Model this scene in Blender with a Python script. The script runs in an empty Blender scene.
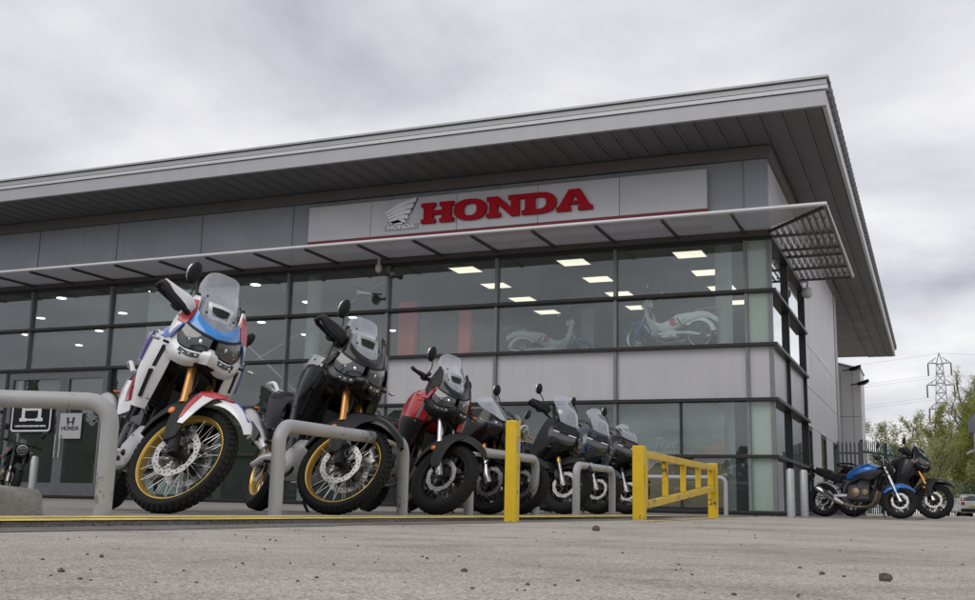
import bpy, bmesh, math, random
from mathutils import Vector, Matrix, Euler
random.seed(7)
PI = math.pi
R = math.radians
scene = bpy.context.scene
COL = scene.collection


SIDES = set('side_panel side_shroud shroud_slot tank_cover upper_cowl mask_wing guard_trim guard_graphic mudguard_graphic cover_graphic fork_guard radiator front_apron nose_trim leg_shield fairing fairing_vent lower_shroud foot_peg screen_bracket side_graphic side_reflector'.split())
LOOSE = set('heat_shield upper_panel side_cladding sign_panel canopy_bracket mullion skid_hole glazing_bar partition interior_wall cross_brace hinge bolt'.split())
_BUSY = set()


# ------------------------------------------------------------------ mesh builder
def cr(p0, p1, p2, p3, t):
    t2, t3 = t * t, t * t * t
    return tuple(0.5 * (2 * b + (c - a) * t + (2 * a - 5 * b + 4 * c - d) * t2 + (3 * b - a - 3 * c + d) * t3)
                 for a, b, c, d in zip(p0, p1, p2, p3))


def spline(pts, n):
    """n points per span through pts (Catmull-Rom)."""
    if len(pts) < 3 or n <= 1:
        if n <= 1:
            return [tuple(p) for p in pts]
    out = []
    m = len(pts)
    for i in range(m - 1):
        p0 = pts[i - 1] if i > 0 else tuple(2 * a - b for a, b in zip(pts[0], pts[1]))
        p3 = pts[i + 2] if i + 2 < m else tuple(2 * a - b for a, b in zip(pts[-1], pts[-2]))
        for k in range(n):
            out.append(cr(p0, pts[i], pts[i + 1], p3, k / n))
    out.append(tuple(pts[-1]))
    return out


class MB:
    def __init__(self, M=None):
        self.v, self.f, self.mi = [], [], []
        self.M = M
        self.mat = 0

    def add(self, vs, fs):
        o = len(self.v)
        for p in vs:
            p = Vector(p)
            if self.M is not None:
                p = self.M @ p
            self.v.append(p)
        for f in fs:
            self.f.append([i + o for i in f])
            self.mi.append(self.mat)
        return self

    def box(self, c, s, rot=None):
        hx, hy, hz = s[0] / 2, s[1] / 2, s[2] / 2
        vs = [Vector((x, y, z)) for x in (-hx, hx) for y in (-hy, hy) for z in (-hz, hz)]
        if rot is not None:
            m = rot if isinstance(rot, Matrix) else Euler(rot).to_matrix()
            vs = [m @ p for p in vs]
        vs = [p + Vector(c) for p in vs]
        return self.add(vs, [(0, 1, 3, 2), (4, 6, 7, 5), (0, 4, 5, 1), (2, 3, 7, 6), (0, 2, 6, 4), (1, 5, 7, 3)])

    def bx(self, a, b):
        return self.box([(p + q) / 2 for p, q in zip(a, b)], [abs(q - p) for p, q in zip(a, b)])

    def hexa(self, p):
        """8 points: bottom 4 ccw, top 4 ccw."""
        return self.add(p, [(3, 2, 1, 0), (4, 5, 6, 7), (0, 1, 5, 4), (1, 2, 6, 5), (2, 3, 7, 6), (3, 0, 4, 7)])

    def tube(self, pts, r, n=10, sm=0, cap=True, flat=None):
        pts = [Vector(p) for p in pts]
        rs = list(r) if isinstance(r, (list, tuple)) else [r] * len(pts)
        if sm:
            q = spline([tuple(p) + (k,) for p, k in zip(pts, rs)], sm)
            pts = [Vector(p[:3]) for p in q]
            rs = [p[3] for p in q]
        m = len(pts)
        ref = None
        vs, fs = [], []
        for i, p in enumerate(pts):
            t = (pts[min(i + 1, m - 1)] - pts[max(i - 1, 0)])
            if t.length < 1e-9:
                t = Vector((0, 0, 1))
            t.normalize()
            if ref is None:
                ref = Vector((0, 0, 1)) if abs(t.z) < 0.9 else Vector((1, 0, 0))
            a = ref - t * ref.dot(t)
            if a.length < 1e-6:
                a = t.orthogonal()
            a.normalize()
            b = t.cross(a)
            ref = a
            fl = flat if flat else 1.0
            for k in range(n):
                an = 2 * PI * k / n
                vs.append(p + a * (rs[i] * math.cos(an)) + b * (rs[i] * fl * math.sin(an)))
        for i in range(m - 1):
            for k in range(n):
                k2 = (k + 1) % n
                fs.append((i * n + k, i * n + k2, (i + 1) * n + k2, (i + 1) * n + k))
        if cap:
            fs.append(tuple(range(n - 1, -1, -1)))
            fs.append(tuple((m - 1) * n + k for k in range(n)))
        return self.add(vs, fs)

    def cyl(self, a, b, r, n=16, r2=None):
        return self.tube([a, b], [r, r if r2 is None else r2], n)

    def lathe(self, prof, c=(0, 0, 0), ax=(0, 1, 0), n=32, closed=False, a0=0.0, a1=2 * PI):
        """prof: (radius, offset along ax)."""
        ax = Vector(ax).normalized()
        u = ax.orthogonal().normalized()
        if abs(ax.y) > .9:
            u = Vector((1, 0, 0))
        w = ax.cross(u)
        c = Vector(c)
        full = abs(a1 - a0 - 2 * PI) < 1e-6
        cols = n if full else n + 1
        vs, fs = [], []
        m = len(prof)
        for k in range(cols):
            an = a0 + (a1 - a0) * k / n
            d = u * math.cos(an) + w * math.sin(an)
            for rr, t in prof:
                vs.append(c + d * rr + ax * t)
        for k in range(n):
            k2 = (k + 1) % cols if full else k + 1
            for i in range(m if closed else m - 1):
                i2 = (i + 1) % m
                fs.append((k * m + i, k2 * m + i, k2 * m + i2, k * m + i2))
        if not full and closed:
            fs.append(tuple(range(m)))
            fs.append(tuple(n * m + i for i in range(m - 1, -1, -1)))
        return self.add(vs, fs)

    def ball(self, c, r, n=14, s=(1, 1, 1), rot=None):
        vs, fs = [], []
        m = max(4, n // 2)
        rt = Euler(rot).to_matrix() if rot else None
        for i in range(m + 1):
            th = PI * i / m
            for k in range(n):
                an = 2 * PI * k / n
                p = Vector((r * s[0] * math.sin(th) * math.cos(an), r * s[1] * math.sin(th) * math.sin(an), r * s[2] * math.cos(th)))
                if rt:
                    p = rt @ p
                vs.append(p + Vector(c))
        for i in range(m):
            for k in range(n):
                k2 = (k + 1) % n
                fs.append((i * n + k, (i + 1) * n + k, (i + 1) * n + k2, i * n + k2))
        return self.add(vs, fs)

    def patch(self, rows, nu=3, nv=3, th=0.006, mirror=False):
        """smooth shell through a grid of points, with real thickness."""
        for s in ((1, -1) if mirror else (1,)):
            rr = [[(p[0], p[1] * s, p[2]) for p in row] for row in rows]
            a = [spline(row, nu) for row in rr]
            cols = list(zip(*a))
            g = [spline(list(c), nv) for c in cols]      # g[col][row]
            nc, nr = len(g), len(g[0])
            P = [[Vector(g[i][j]) for i in range(nc)] for j in range(nr)]
            vs, fs = [], []
            N = []
            for j in range(nr):
                for i in range(nc):
                    du = P[j][min(i + 1, nc - 1)] - P[j][max(i - 1, 0)]
                    dv = P[min(j + 1, nr - 1)][i] - P[max(j - 1, 0)][i]
                    nn = du.cross(dv)
                    if nn.length > 1e-12:
                        nn.normalize()
                    N.append(nn)
            for j in range(nr):
                for i in range(nc):
                    vs.append(P[j][i] + N[j * nc + i] * th / 2)
            for j in range(nr):
                for i in range(nc):
                    vs.append(P[j][i] - N[j * nc + i] * th / 2)
            o = nr * nc
            for j in range(nr - 1):
                for i in range(nc - 1):
                    q = (j * nc + i, j * nc + i + 1, (j + 1) * nc + i + 1, (j + 1) * nc + i)
                    fs.append(q)
                    fs.append(tuple(o + k for k in reversed(q)))
            for j in range(nr - 1):
                a_, b_ = j * nc, (j + 1) * nc
                fs.append((a_, b_, o + b_, o + a_))
                a_, b_ = j * nc + nc - 1, (j + 1) * nc + nc - 1
                fs.append((b_, a_, o + a_, o + b_))
            for i in range(nc - 1):
                a_, b_ = i, i + 1
                fs.append((b_, a_, o + a_, o + b_))
                a_, b_ = (nr - 1) * nc + i, (nr - 1) * nc + i + 1
                fs.append((a_, b_, o + b_, o + a_))
            self.add(vs, fs)
        return self

    def loft(self, secs, nx=3, nr=2, cap=True):
        """secs: list of (x, [(y,z) half ring from top centre to bottom centre]); mirrored about y=0."""
        rings = []
        for x, half in secs:
            h = spline([(x if len(p) == 2 else p[2], p[0], p[1]) for p in half], nr)
            ring = h + [(p[0], -p[1], p[2]) for p in reversed(h[1:-1])]
            rings.append(ring)
        n = len(rings[0])
        cols = [spline([rings[j][k] for j in range(len(rings))], nx) for k in range(n)]
        m = len(cols[0])
        vs = [cols[k][j] for j in range(m) for k in range(n)]
        fs = []
        for j in range(m - 1):
            for k in range(n):
                k2 = (k + 1) % n
                fs.append((j * n + k, j * n + k2, (j + 1) * n + k2, (j + 1) * n + k))
        if cap:
            fs.append(tuple(range(n)))
            fs.append(tuple((m - 1) * n + k for k in reversed(range(n))))
        return self.add(vs, fs)

    def prism(self, out, a, b, axis='y'):
        """outline of 2D points extruded from a to b along an axis. axis y: (x,z); z: (x,y); x: (y,z)."""
        def P(p, t):
            return {'y': (p[0], t, p[1]), 'z': (p[0], p[1], t), 'x': (t, p[0], p[1])}[axis]
        n = len(out)
        vs = [P(p, a) for p in out] + [P(p, b) for p in out]
        fs = [tuple(range(n - 1, -1, -1)), tuple(range(n, 2 * n))]
        fs += [(i, (i + 1) % n, n + (i + 1) % n, n + i) for i in range(n)]
        return self.add(vs, fs)

    def comps(self):
        par = list(range(len(self.v)))
        def find(a):
            while par[a] != a:
                par[a] = par[par[a]]
                a = par[a]
            return a
        for f in self.f:
            r0 = find(f[0])
            for i in f[1:]:
                par[find(i)] = r0
        return [find(i) for i in range(len(self.v))]

    def build_split(self, name, mat, parent=None, ang=35, bevel=0, axis=None):
        """one object per loose piece (or per side of the given bike frame); returns the first."""
        root = self.comps()
        cen, cnt = {}, {}
        inv = axis.inverted() if axis is not None else None
        for i, r_ in enumerate(root):
            p = inv @ self.v[i] if inv is not None else self.v[i]
            cen[r_] = cen.get(r_, 0) + p.y
            cnt[r_] = cnt.get(r_, 0) + 1
        def key(r_):
            if axis is None:
                return r_
            return 0 if cen[r_] / cnt[r_] < 0 else 1
        groups = {}
        for f, m in zip(self.f, self.mi):
            groups.setdefault(key(root[f[0]]), []).append((f, m))
        first = None
        for k in sorted(groups):
            q = MB()
            mp = {}
            for f, m in groups[k]:
                g = []
                for i in f:
                    if i not in mp:
                        mp[i] = len(q.v)
                        q.v.append(self.v[i])
                    g.append(mp[i])
                q.f.append(g)
                q.mi.append(m)
            o = q.build(name, mat, parent, ang, bevel)
            first = first or o
        return first

    def build(self, name, mat, parent=None, ang=35, bevel=0, loc=None):
        if name in SIDES and loc is None:
            SIDES_, ax = SIDES, self.M if self.M is not None else Matrix.Identity(4)
            if name not in _BUSY:
                _BUSY.add(name)
                o = self.build_split(name, mat, parent, ang, bevel, ax)
                _BUSY.discard(name)
                return o
        elif name in LOOSE and loc is None and name not in _BUSY:
            _BUSY.add(name)
            o = self.build_split(name, mat, parent, ang, bevel)
            _BUSY.discard(name)
            return o
        return self._build(name, mat, parent, ang, bevel, loc)

    def _build(self, name, mat, parent=None, ang=35, bevel=0, loc=None):
        me = bpy.data.meshes.new(name)
        me.from_pydata([tuple(p) for p in self.v], [], self.f)
        mats = mat if isinstance(mat, (list, tuple)) else [mat]
        for m in mats:
            me.materials.append(m)
        if len(mats) > 1:
            me.polygons.foreach_set('material_index', self.mi)
        bm = bmesh.new()
        bm.from_mesh(me)
        bmesh.ops.recalc_face_normals(bm, faces=bm.faces)
        bm.to_mesh(me)
        bm.free()
        if ang:
            me.polygons.foreach_set('use_smooth', [True] * len(me.polygons))
            me.set_sharp_from_angle(angle=R(ang))
        me.update()
        o = bpy.data.objects.new(name, me)
        COL.objects.link(o)
        if parent is not None:
            o.parent = parent
        if loc is not None:
            o.location = loc
        if bevel:
            b = o.modifiers.new('bevel', 'BEVEL')
            b.width = bevel
            b.segments = 2
            b.limit_method = 'ANGLE'
            b.angle_limit = R(40)
        return o


def tag(o, label=None, cat=None, group=None, kind=None):
    if label:
        o['label'] = label
    if cat:
        o['category'] = cat
    if group:
        o['group'] = group
    if kind:
        o['kind'] = kind
    return o


def empty(name, loc=(0, 0, 0), rot=(0, 0, 0), **kw):
    o = bpy.data.objects.new(name, None)
    o.empty_display_size = .1
    o.location = loc
    o.rotation_euler = rot
    COL.objects.link(o)
    tag(o, **kw)
    return o


def copy_tree(o, parent=None):
    c = o.copy()
    COL.objects.link(c)
    if parent is not None:
        c.parent = parent
    for ch in list(o.children):
        copy_tree(ch, c)
    return c


def text_mesh(name, body, size, depth, mat, parent, M, bold=0.0, shear=0.0, sx=1.0, align='CENTER', spacing=1.0):
    cu = bpy.data.curves.new(name, 'FONT')
    cu.body = body
    cu.size = size
    cu.extrude = depth
    cu.offset = bold
    cu.shear = shear
    cu.align_x = align
    cu.align_y = 'CENTER'
    cu.space_character = spacing
    cu.resolution_u = 6
    t = bpy.data.objects.new(name, cu)
    COL.objects.link(t)
    dg = bpy.context.evaluated_depsgraph_get()
    dg.update()
    me = bpy.data.meshes.new_from_object(t.evaluated_get(dg))
    bpy.data.objects.remove(t)
    me.transform(Matrix.Diagonal((sx, 1, 1, 1)))
    me.transform(M)
    me.materials.clear()
    me.materials.append(mat)
    o = bpy.data.objects.new(name, me)
    COL.objects.link(o)
    if parent is not None:
        o.parent = parent
    return o
# ------------------------------------------------------------------ materials
def new_mat(name):
    m = bpy.data.materials.new(name)
    m.use_nodes = True
    nt = m.node_tree
    return m, nt, nt.nodes['Principled BSDF']


def nd(nt, t, **kw):
    n = nt.nodes.new(t)
    for k, v in kw.items():
        if k in n.inputs:
            n.inputs[k].default_value = v
        else:
            setattr(n, k, v)
    return n


def noise(nt, scale, detail=4, rough=.6, co=None):
    n = nd(nt, 'ShaderNodeTexNoise')
    n.inputs['Scale'].default_value = scale
    n.inputs['Detail'].default_value = detail
    n.inputs['Roughness'].default_value = rough
    if co is None:
        co = nd(nt, 'ShaderNodeTexCoord').outputs['Object']
    nt.links.new(co, n.inputs['Vector'])
    return n


def ramp(nt, src, stops):
    r = nd(nt, 'ShaderNodeValToRGB')
    e = r.color_ramp.elements
    while len(e) < len(stops):
        e.new(.5)
    for i, (p, c) in enumerate(stops):
        e[i].position = p
        e[i].color = (c, c, c, 1) if isinstance(c, (int, float)) else (*c[:3], 1)
    nt.links.new(src, r.inputs['Fac'])
    return r


def simple(name, col, rough=.5, metal=0.0, coat=0.0, var=.12, vs=6.0, bump=0.0, bs=60, spec=.5, rvar=.08):
    m, nt, b = new_mat(name)
    co = nd(nt, 'ShaderNodeTexCoord').outputs['Object']
    n = noise(nt, vs, 5, .65, co)
    lo = tuple(c * (1 - var) for c in col)
    hi = tuple(min(1, c * (1 + var)) for c in col)
    r = ramp(nt, n.outputs['Fac'], [(.3, lo), (.7, hi)])
    nt.links.new(r.outputs['Color'], b.inputs['Base Color'])
    rr = ramp(nt, n.outputs['Fac'], [(.25, max(0, rough - rvar)), (.75, min(1, rough + rvar))])
    nt.links.new(rr.outputs['Color'], b.inputs['Roughness'])
    b.inputs['Metallic'].default_value = metal
    b.inputs['Coat Weight'].default_value = coat
    b.inputs['Coat Roughness'].default_value = .05
    b.inputs['Specular IOR Level'].default_value = spec
    if bump:
        n2 = noise(nt, bs, 4, .6, co)
        bp = nd(nt, 'ShaderNodeBump')
        bp.inputs['Strength'].default_value = bump
        bp.inputs['Distance'].default_value = .01
        nt.links.new(n2.outputs['Fac'], bp.inputs['Height'])
        nt.links.new(bp.outputs['Normal'], b.inputs['Normal'])
    return m


def emit(name, col, st):
    m, nt, b = new_mat(name)
    b.inputs['Base Color'].default_value = (*col, 1)
    b.inputs['Emission Color'].default_value = (*col, 1)
    b.inputs['Emission Strength'].default_value = st
    return m


def glass_mat(name, tint, refl_rough=0.0, base=0.04, grime=.02, haze=0.0, haze_col=(.8, .8, .82), ior=1.5, boost=1.0):
    """thin sheet: transparent with a fresnel mirror on top plus a pale haze put into the colour and a little dust."""
    m, nt, b = new_mat(name)
    nt.nodes.remove(b)
    out = [n for n in nt.nodes if n.type == 'OUTPUT_MATERIAL'][0]
    tr = nd(nt, 'ShaderNodeBsdfTransparent')
    tr.inputs['Color'].default_value = (*tint, 1)
    gl = nd(nt, 'ShaderNodeBsdfGlossy')
    gl.inputs['Roughness'].default_value = refl_rough
    gl.inputs['Color'].default_value = (.95, .97, .98, 1)
    fr = nd(nt, 'ShaderNodeFresnel')
    geo = nd(nt, 'ShaderNodeNewGeometry')
    io = nd(nt, 'ShaderNodeMix', data_type='FLOAT')
    io.inputs[2].default_value = ior
    io.inputs[3].default_value = 1.0 / ior
    nt.links.new(geo.outputs['Backfacing'], io.inputs[0])
    nt.links.new(io.outputs[0], fr.inputs['IOR'])
    mul = nd(nt, 'ShaderNodeMath', operation='MULTIPLY')
    mul.inputs[1].default_value = boost
    mul.use_clamp = True
    nt.links.new(fr.outputs[0], mul.inputs[0])
    mx = nd(nt, 'ShaderNodeMixShader')
    nt.links.new(mul.outputs[0], mx.inputs[0])
    df = nd(nt, 'ShaderNodeBsdfDiffuse')
    df.inputs['Color'].default_value = (*haze_col, 1)
    mx2 = nd(nt, 'ShaderNodeMixShader')
    n = noise(nt, 2.5, 6, .7)
    r = ramp(nt, n.outputs['Fac'], [(.35, haze), (.8, haze + grime)])
    nt.links.new(r.outputs['Color'], mx2.inputs[0])
    nt.links.new(tr.outputs[0], mx2.inputs[1])
    nt.links.new(df.outputs[0], mx2.inputs[2])
    nt.links.new(mx2.outputs[0], mx.inputs[1])
    nt.links.new(gl.outputs[0], mx.inputs[2])
    nt.links.new(mx.outputs[0], out.inputs['Surface'])
    return m


M_ = {}
M_['tyre'] = simple('tyre_rubber', (.011, .011, .0115), .82, bump=.25, bs=140, spec=.3)
M_['black'] = simple('black_plastic', (.012, .012, .013), .55, bump=.06, bs=220, spec=.3)
M_['satin'] = simple('satin_black_metal', (.016, .016, .017), .42, metal=.1, spec=.4)
M_['gloss_black'] = simple('gloss_black_paint', (.006, .006, .007), .2, coat=.12, var=.05, spec=.3)
M_['graphite'] = simple('graphite_paint', (.03, .031, .034), .28, metal=.3, coat=.25, var=.06)
M_['white'] = simple('white_paint', (.72, .73, .75), .25, coat=.7, var=.025)
M_['blue'] = simple('blue_paint', (.015, .10, .42), .25, coat=.7, var=.05)
M_['light_blue'] = simple('bright_blue_paint', (.02, .22, .62), .25, coat=.7, var=.05)
M_['mid_blue'] = simple('metallic_blue_paint', (.012, .12, .40), .25, metal=.3, coat=.5, var=.05)
M_['navy'] = simple('navy_paint', (.014, .026, .05), .25, metal=.3, coat=.7, var=.05)
M_['red'] = simple('red_paint', (.42, .015, .025), .25, coat=.7, var=.06)
M_['soft_red'] = simple('red_graphic', (.46, .035, .05), .3, coat=.4, var=.05)
M_['gold_rim'] = simple('gold_anodised_rim', (.62, .40, .09), .32, metal=.75, var=.08)
M_['gold_fork'] = simple('gold_fork_tube', (.55, .27, .09), .3, metal=.8, var=.06)
M_['steel'] = simple('bright_steel', (.62, .62, .62), .26, metal=1, var=.08)
M_['disc'] = simple('brake_disc_steel', (.34, .335, .33), .36, metal=.9, var=.15)
M_['violet'] = simple('violet_blue_graphic', (.10, .10, .30), .3, coat=.4, var=.2, vs=14)
M_['alu'] = simple('cast_aluminium', (.60, .60, .61), .40, metal=.7, var=.10, bump=.05)
M_['muffler'] = simple('brushed_muffler', (.55, .54, .52), .33, metal=.9, var=.1)
M_['bronze'] = simple('bronze_engine_cover', (.22, .17, .11), .45, metal=.7)
M_['engine'] = simple('engine_grey', (.055, .055, .058), .5, metal=.6, var=.3)
M_['dark'] = simple('dark_grey_plastic', (.024, .025, .026), .58, var=.2, spec=.3)
M_['grey_panel'] = simple('silver_body_panel', (.36, .37, .38), .32, metal=.5, coat=.3, var=.05)
M_['seat'] = simple('seat_vinyl', (.014, .014, .015), .66, bump=.15, bs=300, spec=.3)
M_['fin'] = simple('radiator_core', (.03, .03, .032), .6, metal=.4)
M_['orange'] = simple('orange_lens', (.75, .17, .02), .2, coat=.5)
M_['tail_red'] = simple('red_lens', (.45, .01, .015), .15, coat=.6)
M_['lens'] = simple('headlight_lens', (.05, .055, .06), .06, coat=1, var=.3, vs=18)
M_['reflector'] = simple('headlight_reflector', (.75, .76, .78), .12, metal=1)
M_['mirror'] = simple('mirror_glass', (.8, .8, .82), .03, metal=1, var=.01)
M_['screen'] = glass_mat('screen_plastic', (.86, .87, .9), .03, haze=.18, grime=.10, haze_col=(.70, .71, .76), boost=1.6)
M_['smoke'] = glass_mat('smoked_screen_plastic', (.34, .35, .37), .03, haze=.1, grime=.05, haze_col=(.4, .41, .44), boost=1.8)
# ------------------------------------------------------------------ motorcycles
def steer_matrix(P, caster, d):
    ax = Vector((-math.sin(caster), 0, math.cos(caster)))
    return Matrix.Translation(P) @ Matrix.Rotation(d, 4, ax) @ Matrix.Translation(-Vector(P))


def add_wheel(root, M, c, Rt, w, rim_r, kind, rim_mat, knobby=False, disc=.155, two=True, gold_hub=False, spokes=5, n=48):
    """wheel > tyre, rim, hub, spoke set, brake discs.  c = axle point; axis y."""
    cx_, cz = c
    hw = w / 2
    rb = rim_r - .006
    b = MB(M)
    h = Rt - rb
    prof = [(rb, -hw * .72), (rb + h * .35, -hw * .97), (rb + h * .62, -hw), (rb + h * .85, -hw * .72), (Rt - h * .035, -hw * .38),
            (Rt, 0), (Rt - h * .035, hw * .38), (rb + h * .85, hw * .72), (rb + h * .62, hw), (rb + h * .35, hw * .97), (rb, hw * .72),
            (rb - .012, hw * .5), (rb - .012, -hw * .5)]
    b.lathe(prof, (cx_, 0, cz), (0, 1, 0), n, closed=True)
    nb = 52 if knobby else 34
    for k in range(nb):
        an = 2 * PI * k / nb
        for row in ((-.62, -.0, .62) if knobby else (-.5, .5)):
            a2 = an + (PI / nb if abs(row) > .1 else 0)
            rr = Rt - (h * .13 if abs(row) > .1 else 0.0)
            rad = Vector((math.cos(a2), 0, math.sin(a2)))
            tan = Vector((-math.sin(a2), 0, math.cos(a2)))
            tilt = R(42) * (1 if row > 0 else -1 if row < 0 else 0)
            nrm = rad * math.cos(tilt) + Vector((0, 1, 0)) * math.sin(tilt)
            side = nrm.cross(tan)
            m3 = Matrix((tan, side, nrm)).transposed()
            ln = 2 * PI * Rt / nb * (.62 if knobby else .5)
            wd = w * (.30 if knobby else .36)
            p = Vector((cx_, hw * row * 1.12, cz)) + rad * rr
            if not knobby:
                m3 = m3 @ Matrix.Rotation(R(35) * (1 if row > 0 else -1), 3, 'Z')
                b.box(p, (ln * .9, wd, .007), m3)
            else:
                b.box(p, (ln, wd, .009), m3)
    wh = b.build('wheel', M_['tyre'], root, ang=40)
    # rim
    b = MB(M)
    rw = hw * .74
    b.lathe([(rim_r + .004, -rw), (rim_r + .004, -rw + .007), (rim_r - .010, -rw * .8), (rim_r - .018, -rw * .35), (rim_r - .018, rw * .35), (rim_r - .010, rw * .8),
             (rim_r + .004, rw - .007), (rim_r + .004, rw), (rim_r - .008, rw), (rim_r - .015, rw * .82), (rim_r - .028, rw * .36), (rim_r - .028, -rw * .36),
             (rim_r - .015, -rw * .82), (rim_r - .008, -rw)], (cx_, 0, cz), (0, 1, 0), n, closed=True)
    if kind == 'alloy':
        for k in range(spokes):
            for dd in (-.13, .13):
                an = 2 * PI * (k + .25) / spokes
                p0 = Vector((math.cos(an + dd * 1.6), 0, math.sin(an + dd * 1.6))) * .045 + Vector((cx_, 0, cz))
                p1 = Vector((math.cos(an + dd), 0, math.sin(an + dd))) * (rim_r - .03) + Vector((cx_, 0, cz))
                b.tube([p0, (p0 + p1) / 2, p1], [.018, .013, .014], 8, flat=1.2)
        b.cyl((cx_, -hw * .7, cz), (cx_, hw * .7, cz), .05, 20)
    rim = b.build('rim', rim_mat, wh, ang=40)
    if kind == 'spoke':
        b = MB(M)
        ns = 40
        for k in range(ns):
            an = 2 * PI * k / ns
            s = 1 if k % 2 else -1
            off = .42 * (1 if (k // 2) % 2 else -1)
            p0 = Vector((cx_ + .042 * math.cos(an + off), s * .03, cz + .042 * math.sin(an + off)))
            p1 = Vector((cx_ + (rim_r - .028) * math.cos(an), s * rw * .75, cz + (rim_r - .028) * math.sin(an)))
            b.tube([p0, p1], .0023, 5)
        b.build('spoke_set', M_['steel'], wh)
        b = MB(M)
        b.lathe([(.0, -.075), (.03, -.075), (.046, -.05), (.046, -.036), (.03, -.03), (.03, .03), (.046, .036), (.046, .05), (.03, .075), (0, .075)], (cx_, 0, cz), (0, 1, 0), 20)
        b.build('hub', M_['gold_fork'] if gold_hub else M_['satin'], wh)
    # discs
    if disc:
        for s in ((-1, 1) if two else (-1,)):
            b = MB(M)
            yo = s * (.066 if two else .075)
            ri = disc * .74
            # wavy ring
            vs, fs = [], []
            m = 60
            for i in range(m):
                an = 2 * PI * i / m
                ro_ = disc * (1 + .018 * math.cos(an * 10))
                rin = ri * (1 - .03 * math.cos(an * 10))
                for rr, t in ((ro_, -.0025), (ro_, .0025), (rin, .0025), (rin, -.0025)):
                    vs.append((cx_ + rr * math.cos(an), yo + t, cz + rr * math.sin(an)))
            for i in range(m):
                j = (i + 1) % m
                for q in range(4):
                    q2 = (q + 1) % 4
                    fs.append((i * 4 + q, j * 4 + q, j * 4 + q2, i * 4 + q2))
            b.add(vs, fs)
            b.mat = 1
            for i in range(30):
                an = 2 * PI * i / 30
                rr = disc * (.80 + .11 * ((i * 2) % 3) / 2)
                p = Vector((cx_ + rr * math.cos(an), yo, cz + rr * math.sin(an)))
                b.cyl(p - Vector((0, .0034, 0)), p + Vector((0, .0034, 0)), .0055, 7)
            b.mat = 2
            for i in range(6):
                an = 2 * PI * i / 6 + .2
                p0 = Vector((cx_ + .045 * math.cos(an), yo * .93, cz + .045 * math.sin(an)))
                p1 = Vector((cx_ + ri * 1.02 * math.cos(an), yo, cz + ri * 1.02 * math.sin(an)))
                b.tube([p0, p1], [.013, .009], 6, flat=.5)
            b.lathe([(.03, yo - s * .003), (.052, yo - s * .003), (.052, yo + s * .004), (.03, yo + s * .004)], (cx_, 0, cz), (0, 1, 0), 20, closed=True)
            b.build('brake_disc', [M_['disc'], M_['black'], M_['gold_fork'] if gold_hub else M_['satin']], wh)
    return wh


def add_fork(root, MS, axle, caster, length, y, upper_mat, low_mat, split=.42, r_up=.028, r_low=.021):
    u = Vector((-math.sin(caster), 0, math.cos(caster)))
    a = Vector((axle[0], 0, axle[1]))
    fk = None
    for s in (-1, 1):
        b = MB(MS)
        o = Vector((0, s * y, 0))
        b.cyl(a + u * (length * split) + o, a + u * length + o, r_up, 16)
        b.cyl(a + u * (length * split) + o, a + u * (length * split + .02) + o, r_up + .004, 16)
        leg = b.build('fork_leg', upper_mat, root)
        b = MB(MS)
        b.cyl(a + u * .02 + o, a + u * (length * split + .03) + o, r_low, 14)
        b.tube([a + u * -.03 + o + Vector((.008, 0, 0)), a + u * .05 + o, a + u * .12 + o], [.03, .034, .027], 12)
        b.cyl(a + Vector((0, s * (y - .03), 0)), a + Vector((0, s * (y + .035), 0)), .017, 12)
        b.build('slider', low_mat, leg)
        # caliper behind the leg
        b = MB(MS)
        p = a + u * .13 + o + Vector((-.055, -s * .022, -.02))
        b.box(p, (.06, .05, .12), (0, -caster, 0))
        b.box(p + Vector((.0, s * .02, 0)), (.045, .035, .09), (0, -caster, 0))
        b.build('brake_caliper', M_['satin'], leg, bevel=.006)
    b = MB(MS)
    for t, hh in ((length * .98, .022), (length * .74, .03)):
        p = a + u * t
        b.box(p + Vector((-.035, 0, 0)), (.1, 2 * y + .07, hh), (0, -caster, 0))
    b.cyl(a + u * (length * .72) + Vector((-.065, 0, 0)), a + u * (length * 1.0) + Vector((-.065, 0, 0)), .03, 14)
    b.build('triple_clamp', M_['satin'], root, bevel=.005)


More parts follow.
